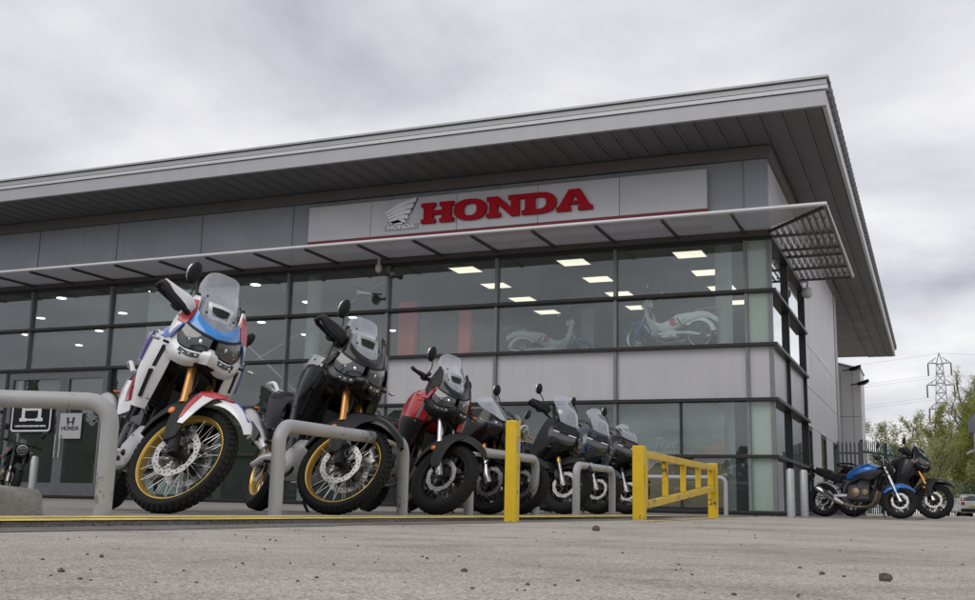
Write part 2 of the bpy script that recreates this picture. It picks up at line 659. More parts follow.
def add_bars(root, MS, c, half, rise, sweep, guards=None, mirror=True, mir_h=.2, mir_out=.03, mir_size=(.075, .05), levers=True, mir_drop=0):
    """c = clamp centre; handlebar > grip, lever, mirror, hand_guard."""
    b = MB(MS)
    x, y, z = c
    pts = [(x - sweep, -half, z + rise), (x - sweep * .55, -half * .62, z + rise), (x - .0, -half * .28, z + .01), (x, 0, z), (x, half * .28, z + .01),
           (x - sweep * .55, half * .62, z + rise), (x - sweep, half, z + rise)]
    b.tube(pts, .0125, 10, sm=4)
    hb = b.build('handlebar', M_['satin'], root)
    b = MB(MS)
    for s in (-1, 1):
        for k in range(2):
            b.tube([(x - sweep * .6, s * half * .62, z + rise + .01), (x + .07 + .03 * k, s * half * (.55 - .1 * k), z + rise + .02 - .03 * k), (x + .13, s * (.10 + .03 * k), z - .05 - .04 * k), (x + .06, s * .05, z - .20)], .0055, 6, sm=4)
    b.build('control_cable', M_['black'], hb)
    for s in (-1, 1):
        b = MB(MS)
        e0 = Vector((x - sweep, s * half, z + rise))
        e1 = Vector((x - sweep * .68, s * half * .72, z + rise))
        b.tube([e1, e0], .0175, 12)
        b.cyl(e0, e0 + Vector((0, s * .025, 0)), .019, 12)
        b.box(e1 + Vector((.0, -s * .02, 0)), (.05, .05, .05))
        b.build('grip', M_['black'], hb)
        if levers:
            b = MB(MS)
            b.tube([e1 + Vector((.04, -s * .01, .0)), e1 + Vector((.075, s * .05, -.005)), e0 + Vector((.07, -s * .005, -.01))], [.008, .006, .007], 8, sm=3)
            if s < 0:
                b.tube([e1 + Vector((.03, .03, .03)), e1 + Vector((.03, .03, .06))], [.02, .022], 10)
            b.build('lever', M_['satin'], hb)
        if guards:
            b = MB(MS)
            g0 = e0 + Vector((.0, s * .035, 0))
            rows = [[g0 + Vector((.015, s * .0, .06)), g0 + Vector((.08, -s * .05, .06)), e1 + Vector((.12, s * .03, .055)), e1 + Vector((.12, -s * .045, .04))],
                    [g0 + Vector((.04, s * .012, .055)), g0 + Vector((.105, -s * .04, .045)), e1 + Vector((.145, s * .03, .03)), e1 + Vector((.14, -s * .05, .015))],
                    [g0 + Vector((.045, -s * .005, .022)), g0 + Vector((.11, -s * .06, -.012)), e1 + Vector((.145, s * .02, -.025)), e1 + Vector((.13, -s * .045, -.03))]]
            b.patch([[tuple(p) for p in r_] for r_ in rows], 3, 3, .008)
            b.build('hand_guard', guards[0], hb)
            b = MB(MS)
            b.tube([g0 + Vector((-.01, 0, .0)), g0 + Vector((.04, s * .006, .03)), g0 + Vector((.10, -s * .05, -.01)), e1 + Vector((.13, s * .0, -.03)), e1 + Vector((.05, -s * .09, -.02))], [.016, .022, .026, .024, .014], 8, sm=3)
            b.build('guard_frame', M_['black'], hb)
        if mirror:
            b = MB(MS)
            m0 = e1 + Vector((.015, -s * .02, .02))
            m1 = m0 + Vector((.02, s * .0, mir_h * .55))
            m2 = m0 + Vector((.0, s * mir_out, mir_h))
            b.tube([m0, m1, m2], .006, 8, sm=4)
            mr = b.build('mirror', M_['satin'], hb)
            b = MB(MS)
            hc = m2 + Vector((0, s * .03, .035 - mir_drop))
            b.ball(hc, 1, 16, (.028, mir_size[0], mir_size[1]), (R(-18) * s, R(8), R(14) * s))
            b.build('mirror_housing', M_['black'], mr)
            b = MB(MS)
            b.ball(hc + Vector((-.018, 0, 0)), 1, 16, (.012, mir_size[0] * .9, mir_size[1] * .88), (R(-18) * s, R(8), R(14) * s))
            b.build('mirror_face', M_['mirror'], mr)
    return hb


def indicator(root, M, p0, p1, mat=None):
    b = MB(M)
    p0, p1 = Vector(p0), Vector(p1)
    b.tube([p0, p0.lerp(p1, .6)], [.009, .008], 8)
    o = b.build('indicator', M_['black'], root)
    b = MB(M)
    d = (p1 - p0)
    b.ball(p1, 1, 12, (.016, .028, .012), (0, 0, 0))
    b.build('indicator_lens', mat or M_['orange'], o)


def engine_block(root, T, x=.72, z=.45, mat=None, cover=None, v=True, wid=.2):
    b = MB(T)
    b.box((x, 0, z), (.40, wid * 1.5, .26))
    b.box((x + .12, 0, z + .22), (.2, wid * 1.35, .26), (0, R(22), 0))
    b.box((x + .16, 0, z + .36), (.21, wid * 1.5, .10), (0, R(22), 0))
    b.box((x - .22, 0, z + .1), (.18, wid * 1.1, .26))
    for k in range(6):
        b.box((x + .12 + k * .012, 0, z + .14 + k * .032), (.24, wid * 1.45, .008), (0, R(22), 0))
    e = b.build('engine', mat or M_['engine'], root, bevel=.015)
    for s in (-1, 1):
        b = MB(T)
        b.lathe([(0, s * (wid * .95)), (.075, s * (wid * .93)), (.092, s * wid * .87), (.1, s * wid * .7)], (x - .06, 0, z - .01), (0, 1, 0), 24)
        b.lathe([(0, s * (wid * .9)), (.055, s * (wid * .88)), (.07, s * wid * .7)], (x + .13, 0, z + .0), (0, 1, 0), 20)
        for k in range(8):
            an = k * PI / 4
            b.cyl((x - .06 + .085 * math.cos(an), s * wid * .82, z - .01 + .085 * math.sin(an)), (x - .06 + .085 * math.cos(an), s * wid * .92, z - .01 + .085 * math.sin(an)), .008, 6)
        b.build('engine_cover', cover or M_['satin'], e)
    return e


def header_pipes(root, T, mat, pts_list, r=.02):
    b = MB(T)
    for pts in pts_list:
        b.tube(pts, r, 10, sm=4)
    return b.build('exhaust_pipe', mat, root)


def common_rear(root, T, pivot, axle, sw_mat, y=.11, shock=True):
    b = MB(T)
    for s in (-1, 1):
        b.tube([(pivot[0], s * y * .9, pivot[1]), ((pivot[0] + axle[0]) / 2, s * y * 1.05, (pivot[1] + axle[1]) / 2 + .02), (axle[0] - .03, s * y, axle[1])], [.035, .034, .024], 10, sm=3)
    b.box((pivot[0] - .08, 0, pivot[1]), (.08, y * 1.8, .06))
    b.cyl((axle[0], -y - .03, axle[1]), (axle[0], y + .03, axle[1]), .014, 10)
    sw = b.build('swingarm', sw_mat, root)
    b = MB(T)
    ch = [(axle[0], .085, axle[1] + .1), (pivot[0] + .08, .085, pivot[1] + .045), (pivot[0] + .1, .085, pivot[1]), (pivot[0] + .08, .085, pivot[1] - .045), (axle[0], .085, axle[1] - .1)]
    b.tube(ch, .008, 6)
    b.lathe([(.055, .08), (.102, .08), (.102, .09), (.055, .09)], (axle[0], 0, axle[1]), (0, 1, 0), 30, closed=True)
    b.build('chain', M_['engine'], root)
    b = MB(T)
    b.tube([(pivot[0] + .05, .12, pivot[1] - .1), (pivot[0] + .0, .2, .12), (pivot[0] + .02, .30, .012)], [.014, .012, .012], 8)
    b.box((pivot[0] + .02, .305, .018), (.07, .05, .012))
    b.build('side_stand', M_['satin'], root)
    b = MB(T)
    for s in (-1, 1):
        b.tube([(pivot[0] + .06, s * .12, pivot[1] - .06), (pivot[0] + .07, s * .24, pivot[1] - .08)], .012, 8)
        b.tube([(pivot[0] - .16, s * .12, pivot[1] + .1), (pivot[0] - .17, s * .21, pivot[1] + .09)], .011, 8)
        b.tube([(pivot[0] - .16, s * .13, pivot[1] + .1), (pivot[0] - .05, s * .13, pivot[1] + .28)], .012, 8)
    b.build('foot_peg', M_['satin'], root)


def bike_root(name, loc, heading, lean, WB, **kw):
    r = empty(name, loc, (0, 0, 0), **kw)
    # heading about z, then lean to the bike's own left
    r.rotation_euler = (Matrix.Rotation(heading, 3, 'Z') @ Matrix.Rotation(-lean, 3, 'X')).to_euler()
    return r, Matrix.Translation((-WB, 0, 0))


def mir_row(pts):
    """half row (centre first, y>=0) -> full row left to right."""
    return [(p[0], -p[1], p[2]) for p in reversed(pts[1:])] + [tuple(p) for p in pts]


def adventure_bike(name, loc, heading, lean, steer, pal, spoke=True, WB=1.575, fw=.345, tall=1.0, group=None, label=None, small=False):
    root, T = bike_root(name, loc, heading, lean, WB, label=label, cat='motorcycle', group=group)
    cas = R(27.5)
    P = (WB + .05 - .0, 0, fw)
    P = Vector((WB - .069, 0, fw))
    S = T @ steer_matrix(P, cas, steer)
    g = lambda k: M_[pal[k]]
    # wheels
    add_wheel(root, S, (WB, fw), fw, .094 if spoke else .115, .286 if spoke else .247, 'spoke' if spoke else 'alloy', g('rim'), knobby=spoke, disc=.155, gold_hub=False, n=56)
    add_wheel(root, T, (0, .335), .335, .155, .236, 'spoke' if spoke else 'alloy', g('rim'), knobby=spoke, disc=.125, two=False)
    add_fork(root, S, (WB, fw), cas, .80, .108, g('fork'), g('fork_low'), split=.40)
    ax = Vector((WB, 0, fw))
    # front mudguard
    def fp(th, r, y):
        return (WB + r * math.cos(R(th)), y, fw + r * math.sin(R(th)))
    b = MB(S)
    rows = []
    def frow(th, hwid, rr, dr):
        return mir_row([fp(th, rr + .02, 0), fp(th, rr + .012, hwid * .5), fp(th, rr - .012, hwid * .88), fp(th, rr - dr, hwid)])
    fr_ = [(38, .022, .42, .012), (50, .058, .43, .03), (68, .088, .425, .055), (88, .10, .415, .085), (104, .104, .405, .10), (116, .10, .398, .09)]
    b.patch([frow(*q) for q in fr_], 3, 3, .006)
    fd = b.build('mudguard', g('fender'), root, ang=50)
    b = MB(S)
    b.patch([frow(*q) for q in [(114, .098, .395, .085), (135, .088, .39, .07), (156, .075, .385, .05), (172, .055, .38, .03)]], 3, 3, .006)
    b.build('mudguard_tail', M_['black'], fd, ang=50)
    b = MB(S)
    for s in (-1, 1):
        # side cheek running down the fork
        b.patch([[fp(75, .39, s * .088), fp(100, .39, s * .100), fp(125, .38, s * .096)],
                 [fp(88, .30, s * .122), fp(105, .28, s * .140), fp(125, .29, s * .134)],
                 [fp(95, .18, s * .140), fp(112, .16, s * .152), fp(135, .18, s * .142)],
                 [fp(100, .07, s * .142), fp(130, .05, s * .150), fp(155, .08, s * .142)]], 3, 3, .007)
    b.build('fork_guard', g('guard'), fd)
    if pal.get('fender_a'):
        b = MB(S)
        for s in (-1, 1):
            b.patch([[fp(104, .43, s * .05), fp(104, .405, s * .099), fp(103, .34, s * .112)], [fp(88, .436, s * .05), fp(88, .412, s * .098), fp(92, .35, s * .108)], [fp(70, .439, s * .052), fp(70, .424, s * .088), fp(78, .40, s * .10)]], 3, 4, .006)
        b.build('mudguard_graphic', g('fender_a'), fd)
        b = MB(S)
        for s in (-1, 1):
            b.patch([[fp(96, .434, s * .012), fp(96, .43, s * .046)], [fp(70, .447, s * .012), fp(70, .444, s * .042)], [fp(48, .450, s * .010), fp(48, .446, s * .034)]], 3, 4, .006)
        b.build('mudguard_graphic', g('fender_b'), fd)
        b = MB(S)
        for s in (-1, 1):
            b.patch([[fp(84, .37, s * .112), fp(101, .37, s * .118)], [fp(87, .28, s * .137), fp(104, .27, s * .146)], [fp(95, .15, s * .152), fp(108, .15, s * .158)]], 2, 3, .006)
        b.build('guard_trim', g('fender'), fd)
        b = MB(S)
        for s in (-1, 1):
            b.patch([[fp(97, .365, s * .123), fp(104, .365, s * .123)], [fp(99, .28, s * .148), fp(106, .27, s * .152)], [fp(104, .19, s * .158), fp(108, .18, s * .16)]], 2, 3, .006)
        b.build('guard_graphic', g('fender_a'), fd)
    # engine, radiators, skid plate
    engine_block(root, T, .74, .46, M_['engine'], M_['satin'])
    b = MB(T)
    for s in (-1, 1):
        b.box((1.09, s * .135, .80), (.035, .17, .34), (0, R(10), R(-18) * s))
        for k in range(16):
            b.box((1.11, s * .138, .66 + k * .019), (.03, .15, .004), (0, R(10), R(-18) * s))
    b.build('radiator', M_['fin'], root)
    b = MB(T)
    for s in (-1, 1):
        b.tube([(1.30, s * .03, 1.0), (1.12, s * .10, .78), (1.02, s * .11, .45), (.9, s * .12, .26), (.5, s * .13, .26), (.42, s * .12, .5), (.3, s * .1, .82)], .016, 8, sm=4)
        b.tube([(1.25, s * .04, 1.03), (.8, s * .13, .86), (.42, s * .12, .6)], .018, 8, sm=3)
        b.tube([(.75, s * .1, .84), (.2, s * .11, .88), (-.18, s * .1, .93)], .013, 8, sm=3)
    b.box((1.0, 0, .62), (.16, .12, .3))
    b.box((1.18, 0, .98), (.16, .14, .2))
    b.box((.55, 0, .75), (.5, .2, .2))
    b.build('frame', M_['satin'], root)
    b = MB(T)
    for s in (1, -1):
        b.patch([[(1.10, s * .02, .50), (1.07, s * .10, .51), (1.02, s * .155, .50)],
                 [(1.06, s * .02, .36), (1.03, s * .12, .38), (.95, s * .175, .44)],
                 [(.96, s * .02, .255), (.90, s * .13, .275), (.84, s * .175, .40)],
                 [(.60, s * .02, .235), (.58, s * .13, .25), (.56, s * .165, .35)]], 3, 4, .008)
    sk = b.build('skid_plate', g('skid'), root, ang=30)
    b = MB(T)
    for s in (1, -1):
        for x0, z0, rr in ((.83, .33, .022), (.70, .295, .018), (.96, .44, .016)):
            y0 = .172 if x0 < .95 else .165
            b.ball((x0, s * y0 * .95, z0), 1, 12, (rr * 1.5, .018, rr))
    b.build('skid_hole', M_['black'], sk)
    header_pipes(root, T, M_['bronze'], [[(1.0, s * .06, .66), (1.12, s * .07, .55), (1.06, s * .07, .34), (.8, s * .05, .27), (.5, -.10, .30), (.28, -.15, .46)] for s in (-1, 1)])
    b = MB(T)
    b.tube([(.30, -.165, .44), (.16, -.185, .53), (-.26, -.215, .72), (-.30, -.217, .738)], [.035, .068, .072, .06], 20)
    mf = b.build('muffler', M_['muffler'], root)
    b = MB(T)
    b.tube([(-.29, -.216, .735), (-.345, -.218, .76)], [.064, .05], 18)
    b.tube([(.02, -.255, .63), (.18, -.225, .56)], [.016, .016], 8)
    b.patch([[(.24, -.235, .56), (.22, -.25, .48)], [(.0, -.262, .66), (-.02, -.268, .58)]], 2, 3, .008)
    b.build('heat_shield', M_['satin'], mf)
    common_rear(root, T, (.52, .40), (0, .335), M_['satin'] if not spoke else M_['alu'], y=.125)
    # tank and seat
    b = MB(T)
    b.loft([(.60, [(0, .93), (.10, .92), (.14, .86), (.12, .78), (0, .76)]),
            (.72, [(0, 1.03), (.12, 1.01), (.19, .92), (.17, .78), (0, .75)]),
            (.90, [(0, 1.12), (.13, 1.09), (.225, .98), (.21, .80), (0, .76)]),
            (1.08, [(0, 1.14), (.12, 1.11), (.225, 1.0), (.22, .84), (0, .80)]),
            (1.20, [(0, 1.10), (.09, 1.08), (.16, 1.0), (.15, .88), (0, .86)])], 4, 3)
    tk = b.build('fuel_tank', g('tank'), root, ang=60)
    b = MB(T)
    b.cyl((.93, 0, 1.12), (.93, 0, 1.135), .05, 20)
    b.build('filler_cap', M_['alu'], tk)
    b = MB(T)
    b.loft([(.68, [(0, .95), (.07, .945), (.10, .92), (.09, .87), (0, .86)]),
            (.50, [(0, .895), (.11, .89), (.15, .86), (.13, .81), (0, .80)]),
            (.28, [(0, .90), (.12, .895), (.16, .865), (.14, .81), (0, .80)]),
            (.20, [(0, .955), (.12, .95), (.155, .91), (.14, .83), (0, .81)]),
            (-.12, [(0, .975), (.11, .97), (.14, .94), (.12, .87), (0, .86)]),
            (-.2, [(0, .96), (.08, .955), (.1, .94), (.08, .89), (0, .88)])], 4, 3)
    b.build('seat', M_['seat'], root, ang=50)
    # side panels, tail, rack
    b = MB(T)
    b.patch([[(.44, .15, .84), (.30, .185, .85), (.12, .195, .87), (-.16, .14, .93)], [(.42, .17, .76), (.28, .205, .74), (.08, .20, .78), (-.2, .13, .90)], [(.40, .15, .64), (.28, .195, .60), (.12, .18, .66), (.0, .14, .80)]], 3, 3, .008, mirror=True)
    b.build('side_panel', g('side'), root, ang=50)
    b = MB(T)
    for s in (-1, 1):
        b.tube([(.20, s * .19, .92), (.06, s * .205, 1.0), (-.2, s * .18, 1.02), (-.32, s * .10, 1.01), (-.34, 0, 1.01)], .017, 8, sm=4)
    b.box((-.24, 0, 1.0), (.2, .16, .012))
    b.build('grab_rail', g('rail'), root)
    b = MB(T)
    b.tube([(-.18, 0, .90), (-.32, 0, .84), (-.42, 0, .62)], [.05, .035, .03], 8)
    b.box((-.44, 0, .60), (.02, .19, .15), (0, R(-20), 0))
    b.build('tail', M_['black'], root)
    b = MB(T)
    b.ball((-.26, 0, .92), 1, 14, (.03, .07, .03))
    b.build('tail_light', M_['tail_red'], root)
    for s in (-1, 1):
        indicator(root, T, (-.3, s * .05, .82), (-.31, s * .17, .82))
    # shrouds on both sides of the radiator
    b = MB(T)
    b.patch([[(1.315, .165, 1.03), (1.285, .175, .93), (1.215, .18, .78), (1.10, .185, .60)], [(1.27, .235, 1.05), (1.235, .255, .93), (1.165, .255, .78), (1.065, .235, .60)],
             [(1.16, .285, 1.08), (1.12, .30, .93), (1.07, .295, .78), (1.0, .255, .61)],
             [(1.02, .272, 1.08), (1.0, .288, .93), (.97, .28, .78), (.95, .245, .63)]], 4, 3, .010, mirror=True)
    sh = b.build('side_shroud', g('shroud'), root, ang=50)
    b = MB(T)
    b.patch([[(1.282, .225, .985), (1.222, .234, .85)], [(1.262, .248, .985), (1.203, .254, .85)]], 2, 2, .014, mirror=True)
    b.patch([[(1.214, .243, .83), (1.118, .233, .66)], [(1.195, .262, .83), (1.10, .25, .66)]], 2, 2, .016, mirror=True)
    b.build('shroud_slot', g('slot') if pal.get('slot') else M_['black'], sh)
    if pal.get('shroud_low'):
        b = MB(T)
        b.patch([[(1.245, .172, .84), (1.215, .176, .78), (1.09, .18, .59)], [(1.20, .262, .845), (1.17, .264, .78), (1.07, .243, .59)], [(1.10, .306, .85), (1.075, .304, .78), (1.0, .264, .60)], [(.985, .296, .86), (.97, .29, .78), (.945, .254, .62)]], 3, 3, .016, mirror=True)
        b.build('lower_shroud', g('shroud_low'), sh, ang=50)
    if pal.get('side_a'):
        for key, zz in (('side_a', ((.86, 1.055, .286, .262), (.70, 1.00, .28, .262), (.63, .97, .262, .252))), ('side_b', ((1.07, 1.10, .292, .286), (.97, 1.085, .303, .287), (.88, 1.06, .304, .289)))):
            b = MB(T)
            b.patch([[(xx_ + .03, y1_ + .010, z_), (xx_ - .085, y2_ + .022, z_)] for z_, xx_, y1_, y2_ in zz], 3, 3, .016, mirror=True)
            b.build('side_graphic', g(key), sh)
    if pal.get('swoosh'):
        b = MB(T)
        b.patch([[(1.275, .232, 1.075), (1.17, .286, 1.10), (1.03, .276, 1.105)], [(1.262, .25, 1.01), (1.15, .305, 1.02), (1.02, .295, 1.0)]], 3, 3, .018, mirror=True)
        b.build('side_graphic', g('swoosh'), sh)
    b = MB(T)
    b.patch([[(1.02, .262, 1.07), (1.0, .284, .93), (.97, .277, .78), (.95, .246, .63)], [(.90, .25, 1.05), (.88, .265, .93), (.86, .255, .80), (.86, .235, .67)],
             [(.76, .20, .98), (.76, .215, .90), (.76, .21, .82), (.78, .2, .72)]], 3, 3, .008, mirror=True)
    b.build('tank_cover', g('cover'), root, ang=50)
    if pal.get('cover_b'):
        b = MB(T)
        b.patch([[(1.0, .272, .90), (.975, .268, .80)], [(.88, .262, .91), (.865, .254, .83)], [(.80, .232, .90), (.80, .229, .86)]], 2, 3, .014, mirror=True)
        b.build('cover_graphic', g('cover_b'), sh)
        b = MB(T)
        b.patch([[(.995, .278, 1.02), (.99, .281, .95)], [(.89, .262, 1.0), (.88, .265, .95)]], 2, 3, .014, mirror=True)
        b.build('cover_graphic', g('cover_c'), sh)
    # upper cowl from tank to nose
    b = MB(T)
    b.patch([[(1.34, .13, 1.20), (1.37, .20, 1.12), (1.33, .235, 1.03)], [(1.2, .17, 1.16), (1.2, .245, 1.11), (1.2, .275, 1.04)], [(1.12, .175, 1.15), (1.12, .25, 1.105), (1.12, .278, 1.045)]], 3, 3, .008, mirror=True)
    b.build('upper_cowl', g('cowl_f') if pal.get('cowl_f') else g('cowl'), root, ang=50)
    b = MB(T)
    b.patch([[(1.115, .175, 1.152), (1.115, .252, 1.107), (1.115, .282, 1.04)], [(1.0, .18, 1.14), (1.0, .252, 1.10), (1.0, .282, 1.03)], [(.86, .16, 1.10), (.84, .22, 1.05), (.84, .25, .97)]], 3, 3, .009, mirror=True)
    b.build('upper_cowl', g('cowl'), root, ang=50)
    # nose mask with two headlights
    b = MB(T)
    for s in (1, -1):
        q = lambda *p: (p[0], s * p[1], p[2])
        # cheek outside and under the lamp, rising to the wing beside the screen
        b.patch([[q(1.47, .03, .985), q(1.44, .085, .98), q(1.395, .15, .985), q(1.345, .19, 1.02), q(1.335, .20, 1.08), q(1.335, .175, 1.15), q(1.33, .14, 1.23), q(1.295, .14, 1.345)],
                 [q(1.46, .03, .95), q(1.43, .10, .925), q(1.38, .17, .935), q(1.31, .225, .98), q(1.295, .24, 1.07), q(1.28, .23, 1.16), q(1.265, .205, 1.26), q(1.25, .165, 1.35)],
                 [q(1.40, .03, .93), q(1.37, .09, .895), q(1.32, .17, .905), q(1.25, .22, .95), q(1.22, .235, 1.06), q(1.22, .23, 1.16), q(1.23, .2, 1.26), q(1.235, .16, 1.34)]], 3, 3, .012)
        b.patch([[q(1.478, .0, 1.015), q(1.46, .04, 1.01)], [q(1.505, .0, .975), q(1.465, .05, .96)], [q(1.475, .0, .92), q(1.43, .045, .925)]], 3, 3, .014)
    mk = b.build('nose_mask', g('mask'), root, ang=50)
    b = MB(T)
    b.patch([[(1.345, .178, 1.14), (1.343, .148, 1.225), (1.308, .145, 1.315)], [(1.295, .226, 1.15), (1.28, .204, 1.245), (1.268, .172, 1.315)]], 3, 3, .016, mirror=True)
    b.build('mask_wing', g('wing'), mk)
    b = MB(T)
    rows = [mir_row([(1.455, 0, 1.145), (1.425, .06, 1.165), (1.38, .11, 1.205), (1.345, .135, 1.25)]), mir_row([(1.478, 0, 1.115), (1.448, .07, 1.13), (1.395, .125, 1.165), (1.352, .15, 1.20)]),
            mir_row([(1.488, 0, 1.085), (1.458, .075, 1.10), (1.40, .135, 1.125), (1.36, .162, 1.15)])]
    b.patch(rows, 3, 3, .012)
    b.build('nose_plate', g('plate'), mk, ang=50)
    for s in (-1, 1):
        q = lambda *p: (p[0], s * p[1], p[2])
        b = MB(T)
        b.patch([[q(1.492, .012, 1.088), q(1.462, .078, 1.102), q(1.408, .137, 1.128), q(1.366, .17, 1.152)], [q(1.494, .012, 1.074), q(1.466, .08, 1.086), q(1.412, .14, 1.112), q(1.364, .18, 1.138)]], 3, 2, .012)
        b.build('lamp_brow', M_['black'], mk)
        b = MB(T)
        b.patch([[q(1.478, .016, 1.085), q(1.452, .075, 1.098), q(1.40, .135, 1.122), q(1.35, .185, 1.15)], [q(1.482, .018, 1.045), q(1.458, .08, 1.045), q(1.41, .15, 1.06), q(1.348, .198, 1.09)],
                 [q(1.475, .022, 1.00), q(1.445, .08, .99), q(1.40, .15, .995), q(1.352, .19, 1.03)]], 3, 3, .02)
        hl = b.build('headlight', M_['lens'], root, ang=60)
        b = MB(T)
        for yy, xx, rr in ((.07, 1.458, .024), (.13, 1.42, .02)):
            b.ball(q(xx, yy, 1.045), rr, 12, (.6, 1, 1))
        b.patch([[q(1.475, .03, 1.022), q(1.41, .16, 1.03)], [q(1.473, .03, 1.015), q(1.408, .16, 1.022)]], 3, 1, .006)
        b.build('reflector', M_['reflector'], hl)
        b = MB(T)
        b.patch([[q(1.462, .06, .972), q(1.43, .12, .968), q(1.385, .17, .99)], [q(1.455, .06, .945), q(1.425, .12, .94), q(1.375, .175, .965)]], 3, 3, .02)
        rl = b.build('running_light', M_['lens'], hl)
        b = MB(T)
        for yy in (.08, .115, .15):
            b.ball(q(1.468 - (yy - .06) * .62, yy, .957), .011, 10, (.8, 1, .8))
        b.build('lamp_cell', M_['reflector'], rl)
    b = MB(T)
    b.patch([mir_row([(1.45, 0, .925), (1.41, .08, .915), (1.36, .15, .91), (1.26, .22, .95)]), mir_row([(1.33, 0, .90), (1.31, .07, .895), (1.27, .14, .90), (1.21, .2, .94)])], 3, 3, .01)
    b.build('chin', M_['black'] if not pal.get('chin') else g('chin'), mk, ang=50)
    b = MB(T)
    b.box((1.33, 0, 1.04), (.14, .26, .14))
    b.box((1.25, 0, 1.12), (.2, .2, .18))
    b.box((1.27, 0, 1.24), (.03, .16, .2), (0, R(-25), 0))
    b.build('fairing_stay', M_['black'], root, bevel=.02)
    # windscreen
    zt = 1.16 + .42 * tall
    xt = 1.37 - .25 * tall
    zm = 1.16 + .2 * tall
    xm = 1.40 - .11 * tall
    rows = [mir_row([(1.435, 0, 1.145), (1.40, .07, 1.17), (1.35, .112, 1.21), (1.32, .125, 1.235)]),
            mir_row([(xm, 0, zm), (xm - .015, .075, zm), (xm - .05, .12, zm + .005), (xm - .09, .142, zm + .01)]),
            mir_row([(xt + .07, 0, zt - .12), (xt + .06, .07, zt - .12), (xt + .025, .12, zt - .12), (xt - .01, .14, zt - .12)]),
            mir_row([(xt, 0, zt), (xt - .005, .06, zt - .003), (xt - .02, .10, zt - .02), (xt - .035, .12, zt - .05)])]
    b = MB(T)
    b.patch(rows, 4, 4, .004)
    sc_ = b.build('windscreen', M_['screen'], root, ang=60)
    b = MB(T)
    b.patch([mir_row([(1.325, 0, 1.33), (1.315, .05, 1.33), (1.295, .085, 1.335)]), mir_row([(1.37, 0, 1.22), (1.36, .04, 1.22), (1.34, .07, 1.225)])], 3, 3, .008)
    b.build('dash_shield', g('dash'), sc_)
    b = MB(T)
    b.patch([mir_row([(1.343, 0, 1.305), (1.33, .045, 1.305), (1.322, .058, 1.305)]), mir_row([(1.368, 0, 1.245), (1.36, .035, 1.245), (1.353, .048, 1.245)])], 3, 3, .008)
    b.build('dash_window', M_['black'], sc_)
    b = MB(T)
    for s in (-1, 1):
        b.tube([(1.31, s * .15, 1.22), (1.265, s * .16, 1.30), (1.235, s * .15, 1.37)], .016, 8, sm=3)
        for zz, xx, yy in ((1.25, 1.365, .09), (1.36, 1.315, .11)):
            b.ball((xx, s * yy, zz), .008, 8)
    b.build('screen_bracket', M_['black'], sc_)
    b = MB(T)
    for px_, py_, pz_ in ((1.19, .296, 1.06), (1.10, .298, .70), (1.02, .266, .66), (1.30, .20, 1.0), (1.28, .226, 1.19), (1.40, .165, .945)):
        for s in (-1, 1):
            b.ball((px_, s * py_, pz_), .007, 8)
    b.build('fastener', M_['satin'], root)
    u = Vector((-math.sin(cas), 0, math.cos(cas)))
    top = ax + u * .80
    add_bars(root, S, (top.x - .07, 0, top.z + .08), .435, .035, .13, guards=(g('hand'),) if pal.get('hand') else None, mir_h=.17, mir_out=.03, mir_size=(.046, .075))
    for s in (-1, 1):
        indicator(root, T, (1.31, s * .2, 1.0), (1.31, s * .31, 1.0), M_['reflector'] if pal.get('clear_ind') else None)
    b = MB(S)
    for s in (-1, 1):
        p = ax + u * .24
        b.ball((p.x - .055, s * .142, p.z), 1, 10, (.024, .01, .024))
    b.build('side_reflector', M_['orange'], fd)
    # pannier stays / luggage left off; a brake hose
    b = MB(S)
    for s in (-1, 1):
        b.tube([tuple(top + Vector((-.02, s * .06, -.02))), tuple(ax + u * .5 + Vector((.06, s * .1, 0))), tuple(ax + u * .25 + Vector((-.03, s * .125, 0))), tuple(ax + u * .15 + Vector((-.05, s * .11, 0)))], .005, 6, sm=4)
    b.build('brake_hose', M_['black'], fd)
    return root


